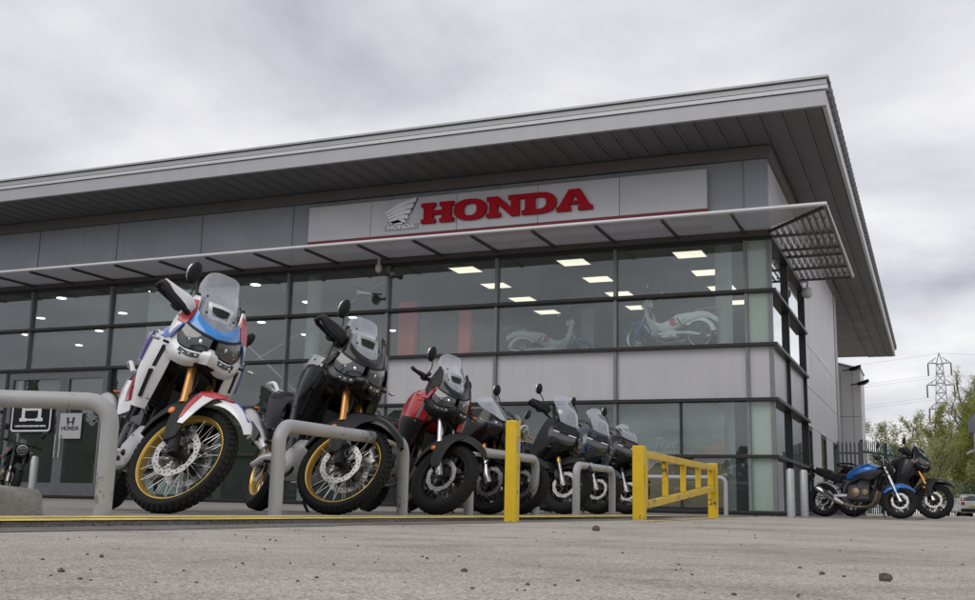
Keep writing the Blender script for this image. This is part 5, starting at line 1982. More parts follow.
# ------------------------------------------------------------------ hoops, posts, gate, bollards
hoop_lab = ['grey tubular hoop rail, cut off at the left edge before the white motorcycle', 'grey tubular hoop rail right in front of the black adventure motorcycle with gold wheels',
            'grey tubular hoop rail partly behind the lone yellow bollard', 'small grey tubular hoop rail just left of the yellow gate']
for (y0, y1), lb in zip(((-17.35, -15.70), (-14.27, -12.63), (-11.42, -9.80), (-8.51, -7.11)), hoop_lab):
    b = MB()
    r = .0415
    ht, rad = .575 - r, .11
    pts = [(0, 0, -.05), (0, 0, ht - rad)]
    for k in range(1, 7):
        a = PI / 2 * k / 6
        pts.append((0, rad - rad * math.cos(a), ht - rad + rad * math.sin(a)))
    L_ = y1 - y0
    for k in range(0, 7):
        a = PI / 2 * k / 6
        pts.append((0, L_ - rad + rad * math.sin(a), ht - rad + rad * math.cos(a)))
    pts.append((0, L_, -.05))
    b.tube(pts, r, 20)
    if y0 < -17:
        b.v = [Matrix.Translation((0, L_, 0)) @ Matrix.Rotation(R(-61), 4, 'Z') @ Matrix.Translation((0, -L_, 0)) @ v for v in b.v]
    tag(b.build('hoop_rail', M_['hoop_grey'], loc=(-.97, y0, 0), ang=50), lb, 'hoop rail', 'grey hoop rails along the kerb')
b = MB()
b.tube([(0, 0, -.02), (0, 0, .50), (0, .0, .6)] , .03, 14) if False else None
pts = [(0, 0, 0), (0, 0, .52), (.02, 0, .57), (.07, 0, .60), (1.5, 0, .60), (1.55, 0, .57), (1.57, 0, .52), (1.57, 0, 0)]
b.tube(pts, .035, 14)
tag(b.build('hoop_rail', M_['hoop_grey'], loc=(-2.1, -2.0, 0), ang=50), 'grey hoop rail against the shop window, seen through the yellow gate', 'hoop rail', 'grey hoop rails along the kerb')

post = empty('yellow_bollard', (.03, -12.99, RZ), label='lone square yellow bollard standing in front of a grey hoop rail', cat='bollard', group='square yellow posts')
b = MB()
b.box((0, 0, .32), (.08, .08, .70))
b.build('post', M_['gate_yellow'], post, ang=0, bevel=.006)
b = MB()
for z in (.36, .56, .20):
    b.cyl((.038, 0, z), (.047, 0, z), .010, 8)
b.box((.042, -.0, .50), (.006, .05, .07))
b.build('bolt', M_['galv'], post)
gate = empty('yellow_gate', (.05, -9.73, RZ), label='low yellow box section barrier gate with four open bays between two posts', cat='gate')
b = MB()
b.box((0, 0, .30), (.11, .11, .78))
b.build('gate_post', M_['gate_yellow'], gate, ang=0, bevel=.006)
b = MB()
b.box((0, 3.62, .30), (.11, .12, .76))
b.build('gate_post', M_['gate_yellow'], gate, ang=0, bevel=.006)
b = MB()
y0, y1 = .16, 3.54
b.bx((-.03, y0, .585), (.03, y1, .655))
b.hexa([(-.03, y0, .10), (.03, y0, .10), (.03, y1, .33), (-.03, y1, .33), (-.03, y0, .17), (.03, y0, .17), (.03, y1, .40), (-.03, y1, .40)])
for y in (y0 + .03, 1.05, 1.9, 2.72, y1 - .03):
    zl_ = .172 + (y + .03 - y0) / (y1 - y0) * .23
    b.bx((-.028, y - .03, zl_), (.028, y + .03, .583))
b.build('gate_leaf', M_['gate_yellow'], gate, ang=0, bevel=.005)
b = MB()
for z in (.20, .56):
    b.cyl((.0, .105, z - .05), (.0, .105, z + .05), .026, 10)
    b.box((0, .08, z), (.03, .06, .05))
b.box((.062, .0, .42), (.012, .05, .16))
b.build('hinge', M_['gate_yellow'], gate)
for (x, y, h), lb in zip(((.30, -.40, .80), (.47, .10, .80)), ('round grey steel bollard nearest the glass corner of the showroom', 'round grey steel bollard beside the tail of the blue motorcycle')):
    bo = MB()
    bo.lathe([(0, h + .02), (.05, h + .012), (.068, h - .02), (.07, -.05)], (0, 0, 0), (0, 0, 1), 20)
    tag(bo.build('steel_bollard', M_['galv'], loc=(x, y, 0)), lb, 'bollard', 'round steel bollards')
bo = MB()
bo.lathe([(0, .93), (.06, .92), (.085, .88), (.085, -.05)], (0, 0, 0), (0, 0, 1), 20)
tag(bo.build('steel_bollard', M_['galv'], loc=(-15.95, -1.4, 0)), 'round grey steel bollard in front of the entrance doors', 'bollard', 'round steel bollards')
# concrete block
b = MB()
nseg = 14
rows = []
rb_ = random.Random(3)
for k in range(nseg + 1):
    y = -1.35 * k / nseg
    j = lambda a=.008: rb_.uniform(-a, a)
    rows.append([(-.14 + j(), y, -.02), (-.125 + j(), y, .075 + j()), (-.09 + j(), y, .118 + j()), (0 + j(), y, .128 + j()), (.085 + j(), y, .12 + j()), (.125 + j(), y, .08 + j()), (.14 + j(), y, -.02)])
vs = [p for r_ in rows for p in r_]
b.add(vs, [(i * 7 + k, i * 7 + k + 1, i * 7 + k + 8, i * 7 + k + 7) for i in range(nseg) for k in range(6)] + [tuple(range(7)), tuple(nseg * 7 + k for k in range(6, -1, -1))])
ob = b.build('concrete_block', M_['concrete'], loc=(-1.18, -15.99, 0), ang=60)
tag(ob, 'rough low concrete kerb block lying at the left edge below the grey hoop rail', 'concrete block')

# ------------------------------------------------------------------ things on the building
b = MB()
fl = empty('floodlight', (0, 0, 0))
bpy.data.objects.remove(fl)


def floodlight(loc, lb):
    r0 = empty('floodlight', loc, label=lb, cat='floodlight', group='floodlights on the rear annex wall')
    q = MB()
    q.tube([(-.34, .02, -.05), (-.1, 0, -.02), (.05, 0, .02)], [.03, .03, .05], 8)
    q.build('arm', M_['frame_dark'], r0)
    q = MB()
    q.loft([(0, [(0, .07), (.09, .05), (.1, -.06), (0, -.1)]), (.3, [(0, .16), (.2, .13), (.2, -.02), (0, -.06)]), (.52, [(0, .22), (.2, .20), (.2, .10), (0, .06)])], 2, 2)
    q.build('lamp_housing', M_['frame_dark'], r0)
    r0.scale = (.72, .72, .72)
    return r0


annex = empty('rear_annex', (0, 20, 0), label='pale metal clad annex at the far right end of the showroom with two floodlights', cat='building')
b = MB()
b.hexa([(-4, 0, 0), (.30, 0, 0), (.30, 2, 0), (-4, 2, 0), (-4, 0, 6.3), (.34, 0, 5.05), (.34, 2, 5.05), (-4, 2, 6.3)])
M_['annex_white'] = clad_mat('annex_cladding', (.80, .80, .80), .45, .0, .06)
b.build('wall', M_['annex_white'], annex, ang=0)
b = MB()
b.hexa([(-4.1, -.05, 6.33), (.38, -.05, 5.06), (.38, 2, 5.06), (-4.1, 2, 6.33), (-4.1, -.05, 6.39), (.38, -.05, 5.12), (.38, 2, 5.12), (-4.1, 2, 6.39)])
b.build('roof', M_['fascia_light'], annex, ang=0)
b = MB()
for x in (-.9, -.35, .05):
    b.bx((x, -.004, .1), (x + .012, .01, 5.0))
for z in (1.7, 3.4):
    b.bx((-4, -.005, z), (.30, .01, z + .014))
b.build('wall_joint', M_['ledge'], annex, ang=0)
floodlight((.02, 19.5, 5.02), 'upper dark floodlight sticking out from the annex wall')
floodlight((.26, 19.6, 4.52), 'lower dark floodlight sticking out from the annex wall')
q = empty('globe_camera', (.22, 4.3, 4.84), label='small white globe camera on an arm below the end of the side canopy', cat='camera', group='wall cameras')
b = MB()
b.tube([(-.16, 0, .25), (-.0, 0, .25), (0, 0, .12)], .025, 8, sm=3)
b.build('arm', M_['galv'], q)
b = MB()
b.ball((0, 0, 0), .13, 18)
b.build('globe', M_['fascia_light'], q)
q = empty('dome_camera', (-8.05, -.28, 4.92), label='white dome camera hanging under the canopy beside the red column', cat='camera', group='wall cameras')
b = MB()
b.cyl((0, 0, .32), (0, 0, .08), .03, 10)
b.build('arm', M_['fascia_light'], q)
b = MB()
b.lathe([(0, .1), (.065, .1), (.07, .04), (.07, -.0), (.05, -.05), (0, -.075)], (0, 0, 0), (0, 0, 1), 18)
b.build('globe', M_['fascia_light'], q)
q = empty('round_camera', (-7.78, -.16, 4.85), label='dark round camera on the mullion next to the white dome camera', cat='camera', group='wall cameras')
b = MB()
b.ball((0, 0, 0), .065, 14)
b.build('globe', M_['frame_grey'], q)
b = MB()
b.cyl((-.2, .12, 0), (0, 0, 0), .025, 8)
b.build('arm', M_['frame_dark'], q)
q = empty('horn_speaker', (-8.30, -.32, 4.42), label='white horn loudspeaker on a dark post in front of the upper glazing', cat='loudspeaker')
b = MB()
b.lathe([(.03, -.16), (.035, 0), (.06, .1), (.12, .2), (.17, .24), (.16, .24), (.05, .11), (.02, .02)], (0, 0, 0), (-1, -.35, .1), 20)
b.build('horn', M_['chrome_white'], q)
b = MB()
b.tube([(.08, .05, 0), (.35, .28, 0)], .02, 8)
b.build('arm', M_['frame_dark'], q)
q.scale = (.75, .75, .75)

# door signs
ds = empty('door_sign', (-17.55, -.075, 2.02), label='black door sign with white rounded border and white pictogram on the left entrance door', cat='sign')
b = MB()
def rrect(w, h, r, n=5):
    o = []
    for cx_, cz_, a0 in ((w / 2 - r, h / 2 - r, 0), (-w / 2 + r, h / 2 - r, 90), (-w / 2 + r, -h / 2 + r, 180), (w / 2 - r, -h / 2 + r, 270)):
        for k in range(n + 1):
            a = R(a0 + 90 * k / n)
            o.append((cx_ + r * math.cos(a), cz_ + r * math.sin(a)))
    return o
b.prism(rrect(1.30, .94, .1), 0, .01, 'y')
b.build('board', M_['gloss_black'], ds, ang=0)
b = MB()
ring_prism(b, rrect(1.26, .90, .09), rrect(1.18, .82, .06), -.004, -.0005)
b.build('border', M_['chrome_white'], ds, ang=0)
b = MB()
for s in (-1, 1):
    b.bx((s * .26 - .05, -.004, -.12), (s * .26 + .05, -.0005, .28))
    b.bx((s * .26 - .11, -.0045, -.2), (s * .26 + .11, -.0006, -.121))
    b.bx((s * .26 - .09, -.0045, .20), (s * .26 + .09, -.0046, .27))
b.bx((-.3, -.0042, .06), (.3, -.0007, .11))
b.bx((-.1, -.0043, .14), (.1, -.0008, .24))
b.bx((-.26, -.0044, -.185), (.26, -.0009, -.14))
b.build('pictogram', M_['chrome_white'], ds, ang=0)
b = MB()
for k in range(26):
    b.bx((-.5 + k * .0385, -.003, -.335), (-.5 + k * .0385 + (.03 if k % 5 else .018), -.0005, -.295))
b.build('small_lettering', M_['chrome_white'], ds, ang=0)
nt_ = empty('notice', (-16.3, -.075, 1.70), label='pale notice with wing-less letter emblem and dark lettering on the right entrance door', cat='notice')
nt_['label'] = 'pale grey notice with a dark letter emblem above dark lettering on the right entrance door'
M_['notice'] = simple('notice_paper', (.42, .42, .43), .6, var=.04)
b = MB()
b.bx((-.33, 0, -.30), (.33, .008, .30))
b.build('board', M_['notice'], nt_, ang=0)
b = MB()
for s in (-1, 1):
    b.prism([(s * .10, .02), (s * .06, .02), (s * .045, .10), (s * .055, .2), (s * .13, .2), (s * .115, .12)], -.004, -.0005, 'y')
b.bx((-.05, -.0045, .075), (.05, -.0008, .105))
b.build('emblem', M_['frame_dark'], nt_, ang=0)
text_mesh('lettering', 'HONDA', .13, .002, M_['frame_dark'], nt_, Matrix.Translation((0, -.003, -.06)) @ Matrix.Rotation(R(90), 4, 'X'), bold=.004, sx=1.1)

# window poster behind the glass
def poster_mat():
    m, nt, b = new_mat('desert_poster_print')
    co = nd(nt, 'ShaderNodeTexCoord').outputs['Object']
    sp = nd(nt, 'ShaderNodeSeparateXYZ')
    nt.links.new(co, sp.inputs[0])
    mp = nd(nt, 'ShaderNodeMapping')
    mp.inputs['Scale'].default_value = (.5, 1, 2.2)
    nt.links.new(co, mp.inputs['Vector'])
    n = noise(nt, 1.6, 6, .6, mp.outputs['Vector'])
    # dune line: z < .55 + .28*x + noise
    ma = nd(nt, 'ShaderNodeMath', operation='MULTIPLY_ADD')
    ma.inputs[1].default_value = .30
    ma.inputs[2].default_value = .06
    nt.links.new(sp.outputs[0], ma.inputs[0])
    ms = nd(nt, 'ShaderNodeMath', operation='SUBTRACT')
    nt.links.new(ma.outputs[0], ms.inputs[0])
    nt.links.new(sp.outputs[2], ms.inputs[1])
    ad = nd(nt, 'ShaderNodeMath', operation='MULTIPLY_ADD')
    ad.inputs[1].default_value = .5
    nt.links.new(n.outputs['Fac'], ad.inputs[0])
    nt.links.new(ms.outputs[0], ad.inputs[2])
    f = ramp(nt, ad.outputs[0], [(.25, 0.0), (.36, 1.0)])
    sky = ramp(nt, n.outputs['Fac'], [(.3, (.07, .085, .09)), (.55, (.16, .18, .185)), (.75, (.26, .27, .265))])
    sand = ramp(nt, n.outputs['Fac'], [(.3, (.16, .11, .07)), (.55, (.30, .21, .13)), (.8, (.40, .29, .19))])
    mx = nd(nt, 'ShaderNodeMix', data_type='RGBA')
    nt.links.new(f.outputs['Color'], mx.inputs[0])
    nt.links.new(sky.outputs['Color'], mx.inputs[6])
    nt.links.new(sand.outputs['Color'], mx.inputs[7])
    nt.links.new(mx.outputs[2], b.inputs['Base Color'])
    b.inputs['Roughness'].default_value = .5
    return m


po = empty('window_poster', (-1.75, .12, 1.05), label='large desert landscape poster with white script behind the corner shop window', cat='poster')
b = MB()
b.bx((-1.15, 0, -.93), (.85, .012, .95))
b.build('print', poster_mat(), po, ang=0)
M_['script'] = simple('poster_script', (.34, .36, .36), .6, var=.05)
for k, (w, zz, xx) in enumerate((('True', .24, -.28), ('Adventure', .05, -.26))):
    text_mesh('lettering', w, .27, .002, M_['script'], po, Matrix.Translation((xx, -.004, zz)) @ Matrix.Rotation(R(90), 4, 'X'), shear=.35, sx=.85)

# upstairs and downstairs display
for (x, y, z0, w, h), lb in zip(((-7.70, .42, 3.03, .40, 1.32), (-6.34, .42, 3.03, .26, 1.05), (-3.05, 2.6, 3.03, .9, .45), (-6.6, 1.5, 3.03, .6, .35)),
                                ('tall red display board at the left end of the upper floor window', 'narrower red display board right of the tall red board upstairs', 'low red display box behind the front wheel of the white step-through motorcycle',
                                 'low red display box behind the far step-through motorcycle upstairs')):
    q = empty('display_board', (x, y, z0), label=lb, cat='display board', group='red display boards upstairs')
    b = MB()
    b.bx((-w / 2, 0, .04), (w / 2, .14, h))
    b.build('panel', M_['red_display'], q, ang=0, bevel=.01)
    b = MB()
    b.bx((-w / 2 - .04, -.06, 0), (w / 2 + .04, .2, .038))
    b.build('base', M_['dark'], q, ang=0)
cub_bike('step_through_motorcycle', (-2.62, .42, 3.07), R(180 - 4), R(-14), PAL_CUB, group='step-through motorcycles upstairs', label='white and blue step-through motorcycle side on in the upper corner window')
cub_bike('step_through_motorcycle', (-4.25, 1.9, 3.03), R(24), R(20), PAL_CUB2, group='step-through motorcycles upstairs', label='second step-through motorcycle in the middle upper window, turned the other way')
# table with stool by the door
tb = empty('bar_table', (-15.2, 1.4, .05), label='round dark table behind the right entrance door', cat='table')
b = MB()
b.lathe([(0, .96), (.36, .96), (.36, 1.0), (0, 1.0)], (0, 0, 0), (0, 0, 1), 24)
b.build('table_top', M_['dark'], tb)
b = MB()
b.cyl((0, 0, .02), (0, 0, .96), .035, 10)
b.lathe([(0, 0), (.25, 0), (.25, .02), (0, .03)], (0, 0, 0), (0, 0, 1), 20)
b.build('leg', M_['steel'], tb)
ct = empty('reception_counter', (-18.2, 4.2, .05), label='brown reception counter behind the left entrance door', cat='counter')
b = MB()
b.bx((-1.3, 0, 0), (1.6, .5, .95))
b.build('body', simple('counter_wood', (.13, .075, .045), .5, var=.2, vs=4), ct, ang=0, bevel=.01)
b = MB()
b.bx((-1.4, -.06, .952), (1.7, .56, 1.0))
b.build('top', M_['dark'], ct, ang=0)
st_ = empty('bar_stool', (-15.55, .9, .05), label='dark bar stool with a rounded back next to the table behind the entrance door', cat='stool')
b = MB()
b.lathe([(0, .70), (.19, .70), (.2, .74), (.17, .77), (0, .77)], (0, 0, 0), (0, 0, 1), 20)
b.build('seat', M_['black'], st_)
b = MB()
b.patch([[(-.18, .12, .78), (0, .2, .78), (.18, .12, .78)], [(-.18, .15, 1.02), (0, .23, 1.06), (.18, .15, 1.02)]], 3, 3, .03)
b.build('backrest', M_['black'], st_)
for sx_ in (-1, 1):
    for sy_ in (-1, 1):
        b = MB()
        b.tube([(sx_ * .11, sy_ * .11, .71), (sx_ * .2, sy_ * .2, 0)], .014, 8)
        b.build('leg', M_['steel'], st_)

# ------------------------------------------------------------------ fences
M_['palisade_grey'] = simple('grey_palisade', (.16, .165, .175), .5, metal=.4, var=.12)
M_['palisade_green'] = simple('green_palisade', (.018, .055, .035), .5, var=.2)


def palisade(name, a, c, h, mat, lb, n, hgt0=0, posts=2):
    a, c = Vector(a), Vector(c)
    r0 = empty(name, a, label=lb, cat='fence')
    d = c - a
    dirv = d.normalized()
    ang_ = math.atan2(d.y, d.x)
    b = MB()
    m3 = Matrix.Rotation(ang_, 3, 'Z')
    for k in range(n):
        p = d * ((k + .5) / n)
        w = min(.065, d.length / n * .5)
        zt = h
        q = [Vector((-w / 2, -.006, .05)), Vector((w / 2, -.006, .05)), Vector((w / 2, .006, .05)), Vector((-w / 2, .006, .05)), Vector((-w / 2, -.006, zt - .09)), Vector((w / 2, -.006, zt - .09)), Vector((w / 2, .006, zt - .09)), Vector((-w / 2, .006, zt - .09))]
        b.hexa([m3 @ v + p for v in q])
        q = [Vector((-w / 2, -.006, zt - .09)), Vector((w / 2, -.006, zt - .09)), Vector((w / 2, .006, zt - .09)), Vector((-w / 2, .006, zt - .09)), Vector((-.008, -.006, zt)), Vector((.008, -.006, zt)), Vector((.008, .006, zt)), Vector((-.008, .006, zt))]
        b.hexa([m3 @ v + p for v in q])
    b.build('pale_set', mat, r0, ang=0)
    b = MB()
    for z in (h * .2, h * .84):
        b.box(d / 2 + Vector((0, 0, z)) + m3 @ Vector((0, .03, 0)), (d.length, .04, .06), m3)
    b.build('rail', mat, r0, ang=0)
    for k in range(posts + 1):
        b = MB()
        b.box(d * (k / posts) + m3 @ Vector((0, .07, h / 2)), (.1, .06, h), m3)
        b.build('post', mat, r0, ang=0)
    return r0


palisade('palisade_gate', (-.02, 13.2, 0), (.66, 13.2, 0), 2.12, M_['palisade_grey'], 'grey palisade gate between the showroom side wall and the green fence', 6, posts=1)
palisade('palisade_fence', (.74, 13.35, 0), (1.90, 17.2, 0), 2.18, M_['palisade_green'], 'dark green palisade fence running back behind the black touring motorcycle', 26, posts=2)
palisade('palisade_fence', (-3, 63.5, 0), (12, 64.5, 0), 2.42, M_['palisade_green'], 'long far green palisade fence below the bushy trees behind the white car', 100, posts=6)
# gate post at the right edge
gp = empty('gate_post', (3.56, 7.9, 0), label='grey gate post with a box lamp cut off by the right edge', cat='post')
b = MB()
b.bx((-.06, -.1, 0), (.22, .1, 2.35))
b.build('post', M_['hoop_grey'], gp, ang=0, bevel=.01)
b = MB()
b.loft([(-.16, [(0, 2.28), (.09, 2.26), (.1, 2.0), (0, 1.9)]), (.05, [(0, 2.5), (.13, 2.46), (.13, 2.0), (0, 1.94)]), (.25, [(0, 2.52), (.12, 2.48), (.12, 2.05), (0, 2.0)])], 2, 2)
b.build('lamp_box', M_['frame_grey'], gp)
b = MB()
b.box((-.14, -.02, 1.55), (.2, .06, .05), (0, R(-25), 0))
b.build('arm', M_['galv'], gp)
# ------------------------------------------------------------------ the row of motorcycles
GB = 'motorcycles parked nose to the kerb'
GR = 'motorcycles parked beside the side wall'
rows_ = []
rows_.append((adventure_bike('adventure_motorcycle', (-1.488, -14.70, 0), R(-38), R(16), R(38), PAL_WHITE, tall=1.0, group=GB,
                             label='white, blue and red adventure motorcycle with gold spoked wheels and tall clear screen'), 1.575))
rows_.append((adventure_bike('adventure_motorcycle', (-1.20, -13.32, 0), R(-38), R(16), R(38), PAL_BLACK, tall=.8, group=GB,
                             label='black adventure motorcycle with gold spoked wheels behind a grey hoop rail'), 1.575))
b3 = adventure_bike('adventure_motorcycle', (-1.07, -11.90, 0), R(-40), R(14), R(30), PAL_RED, spoke=False, tall=.92, group=GB,
                    label='red and black adventure motorcycle with black cast wheels and clear screen')
b3.scale = (.94, .86, .90)
rows_.append((b3, 1.575))
rows_.append((road_bike('sports_motorcycle', (-1.10, -10.72, 0), R(-30), R(12), R(18), PAL_SPORT, faired=True, group=GB,
                        label='black fully faired sports motorcycle with low screen, right behind the red motorcycle'), 1.41))
rows_.append((road_bike('naked_motorcycle', (-1.15, -9.80, 0), R(-28), R(11), R(18), PAL_NAKED, round_lamp=True, group=GB,
                        label='black unfaired motorcycle with round headlight partly hidden by the yellow bollard'), 1.41))
rows_.append((maxi_scooter('rugged_scooter', (-1.22, -8.25, 0), R(-27), R(12), R(17), PAL_XADV, tall=.9, rugged=True, group=GB,
                           label='dark grey rugged scooter with tall clear screen and gold forks'), 1.55))
rows_.append((maxi_scooter('maxi_scooter', (-1.24, -6.9, 0), R(-27), R(12), R(17), PAL_NAVY, tall=.82, group=GB,
                           label='navy blue maxi scooter with clear screen behind the smallest grey hoop rail'), 1.55))
rows_.append((maxi_scooter('maxi_scooter', (-1.24, -5.5, 0), R(-27), R(12), R(17), PAL_DARK, tall=.58, group=GB,
                           label='black maxi scooter with short screen behind the near post of the yellow gate'), 1.55))
rows_.append((road_bike('naked_motorcycle', (2.02, .35, 0), R(-18), R(9), R(20), PAL_BLUE, group=GR,
                        label='bright blue unfaired motorcycle with black tail, parked side on by the side wall'), 1.41))
rows_.append((adventure_bike('touring_motorcycle', (2.56, 2.3, 0), R(-20), R(10), R(10), PAL_TOUR, spoke=False, tall=.7, group=GR,
                             label='black and silver tall touring motorcycle with gold forks, farthest right'), 1.575))
rows_.append((road_bike('naked_motorcycle', (-12.62, -5.2, 0), R(-38), R(9), R(10), PAL_NAKED, round_lamp=True, group=GB,
                        label='black motorcycle with round headlight in front of the entrance, cut off by the left edge'), 1.41))
rows_[3][0].scale = (.94, .94, .94)
rows_[4][0].scale = (.94, .94, .94)
rows_[8][0].scale = (.96, .96, .96)
for b_, wb in rows_:
    settle(b_, wb)
# ------------------------------------------------------------------ parked car
def parked_car(loc, rz, lb):
    r0 = empty('parked_car', loc, (0, 0, rz), label=lb, cat='car')
    pw = simple('car_white', (.66, .67, .68), .28, coat=.6, var=.03)
    gl = simple('car_glass', (.02, .023, .026), .06, coat=1)
    b = MB()
    L_ = [(-2.15, .28, .62, .72, .95), (-2.05, .22, .80, .80, 1.0)]
    secs = []
    for x, zt, w in ((-2.18, .95, .78), (-2.05, 1.03, .86), (-1.2, 1.0, .9), (.9, .98, .9), (1.7, .86, .86), (2.1, .70, .74)):
        secs.append((x, [(0, zt), (w * .8, zt - .01), (w, zt - .14), (w + .01, .55), (w * .96, .28), (0, .22)]))
    b.loft(secs, 3, 3)
    b.build('body', pw, r0, ang=60)
    b = MB()
    b.loft([(-2.02, [(0, 1.10), (.6, 1.08), (.76, 1.02), (.78, .97), (0, .95)]), (-1.75, [(0, 1.42), (.5, 1.40), (.62, 1.30), (.78, .98), (0, .95)]), (-.6, [(0, 1.50), (.52, 1.48), (.66, 1.36), (.82, .97), (0, .95)]), (.2, [(0, 1.45), (.5, 1.43), (.62, 1.32), (.82, .97), (0, .95)]),
            (1.05, [(0, 1.02), (.5, 1.01), (.7, .99), (.8, .96), (0, .95)])], 3, 3)
    b.build('cabin', pw, r0, ang=60)
    b = MB()
    b.patch([[(-2.06, -.58, 1.06), (-2.075, 0, 1.08), (-2.06, .58, 1.06)], [(-1.83, -.48, 1.36), (-1.85, 0, 1.385), (-1.83, .48, 1.36)]], 3, 3, .03)
    b.build('rear_window', gl, r0)
    for s in (-1, 1):
        b = MB()
        b.patch([[(-1.65, s * .745, 1.05), (-.5, s * .80, 1.02), (.75, s * .80, 1.01)], [(-1.5, s * .66, 1.29), (-.5, s * .69, 1.35), (.15, s * .665, 1.32)]], 3, 2, .03)
        b.build('side_window', gl, r0)
        b = MB()
        b.patch([[(-2.19, s * .56, .96), (-2.16, s * .74, .95), (-2.0, s * .86, .94)], [(-2.20, s * .58, .76), (-2.17, s * .78, .76), (-2.02, s * .885, .78)]], 3, 2, .03)
        b.patch([[(-2.12, s * .70, 1.02), (-2.03, s * .78, 1.02)], [(-1.93, s * .63, 1.26), (-1.88, s * .67, 1.26)]], 2, 2, .04)
        b.build('tail_light', M_['tail_red'], r0)
    b = MB()
    b.box((-2.20, 0, .66), (.02, .52, .11))
    b.build('number_plate', simple('plate_yellow', (.62, .45, .05), .5), r0, ang=0)
    b = MB()
    b.loft([(-2.23, [(0, .52), (.66, .52), (.78, .45), (.7, .3), (0, .28)]), (-2.0, [(0, .52), (.86, .52), (.9, .45), (.84, .3), (0, .28)])], 2, 2)
    b.build('bumper', M_['dark'], r0)
    for x in (-1.32, 1.32):
        for s in (-1, 1):
            b = MB()
            b.lathe([(.2, -.1), (.29, -.1), (.315, -.06), (.315, .06), (.29, .1), (.2, .1)], (x, s * .78, .315), (0, 1, 0), 28, closed=True)
            w = b.build('wheel', M_['tyre'], r0)
            b = MB()
            b.lathe([(0, s * .09), (.07, s * .10), (.2, s * .08), (.2, 0), (0, 0)], (x, s * .78, .315), (0, 1, 0), 20)
            b.build('rim', M_['alu'], w)
    for s in (-1, 1):
        b = MB()
        b.ball((.62, s * .95, 1.02), 1, 12, (.07, .1, .06))
        b.build('door_mirror', pw, r0)
    return r0


parked_car((4.3, 62.2, -.02), R(90 + 14), 'silver white hatchback parked tail first before the far fence')
tag(bpy.data.objects['parked_car'], 'white estate car seen from behind, parked before the far fence')

# ------------------------------------------------------------------ pylon and wires
M_['lattice'] = simple('pylon_steel', (.30, .30, .33), .6, metal=.2)
py = empty('pylon', (5.3, 338, 0), label='tall lattice electricity pylon with three crossarms beyond the trees', cat='pylon')
b = MB()
H = 49.5
def wid(z):
    return 4.2 * (1 - z / H) ** 1.15 + .55 if z < 30 else 1.9 - (z - 30) * .062
levels = [0, 7, 13, 18.5, 23.5, 28, 31, 34, 37, 40, 43, 46]
for i in range(len(levels) - 1):
    z0, z1 = levels[i], levels[i + 1]
    w0, w1 = wid(z0), wid(z1)
    cs0 = [(-w0, -w0, z0), (w0, -w0, z0), (w0, w0, z0), (-w0, w0, z0)]
    cs1 = [(-w1, -w1, z1), (w1, -w1, z1), (w1, w1, z1), (-w1, w1, z1)]
    for k in range(4):
        k2 = (k + 1) % 4
        b.tube([cs0[k], cs1[k]], .13, 5)
        b.tube([cs0[k], cs1[k2]], .07, 4)
        b.tube([cs0[k2], cs1[k]], .07, 4)
        b.tube([cs1[k], cs1[k2]], .11, 4)
w = wid(46)
for k in range(4):
    b.tube([((-w, w)[k % 2], (-w, w)[k // 2], 46), (0, 0, H)], .15, 5)
b.build('tower', M_['lattice'], py, ang=0)
for z, L_ in ((46.2, 3.3), (39.4, 3.9), (32.0, 3.6)):
    b = MB()
    for s in (-1, 1):
        ww = wid(z)
        b.tube([(s * ww, -ww, z), (s * L_, 0, z + .1)], .13, 5)
        b.tube([(s * ww, ww, z), (s * L_, 0, z + .1)], .13, 5)
        b.tube([(s * ww, 0, z + 1.8), (s * L_, 0, z + .1)], .13, 5)
        b.tube([(s * (ww + L_) / 2, 0, z + .1), (s * (ww * .6 + L_ * .4), 0, z + 1.1)], .09, 4)
    arm = b.build('crossarm', M_['lattice'], py, ang=0)
    b = MB()
    for s in (-1, 1):
        b.tube([(s * L_, 0, z), (s * L_, 0, z - 3.8)], [.2, .24], 8)
    b.build('insulator', simple('insulator_brown', (.07, .06, .06), .3), arm)
for i, (z, L_) in enumerate(((49.4, 0), (42.4, -3.3), (42.4, 3.3), (35.6, -3.9), (35.6, 3.9), (28.2, -3.6), (28.2, 3.6))):
    for far in ((-300, 60, 3), (280, -80, 0)):
        b = MB()
        pts = []
        for k in range(25):
            t = k / 24
            pts.append((5.3 + L_ + far[0] * t, 338 + far[1] * t, z + far[2] * t - 9 * (1 - (2 * t - 1) ** 2)))
        b.tube(pts, .03, 4)
        tag(b.build('power_line', M_['lattice'], ang=0), 'thin overhead power line strung from the pylon across the sky', 'power line', 'overhead power lines')

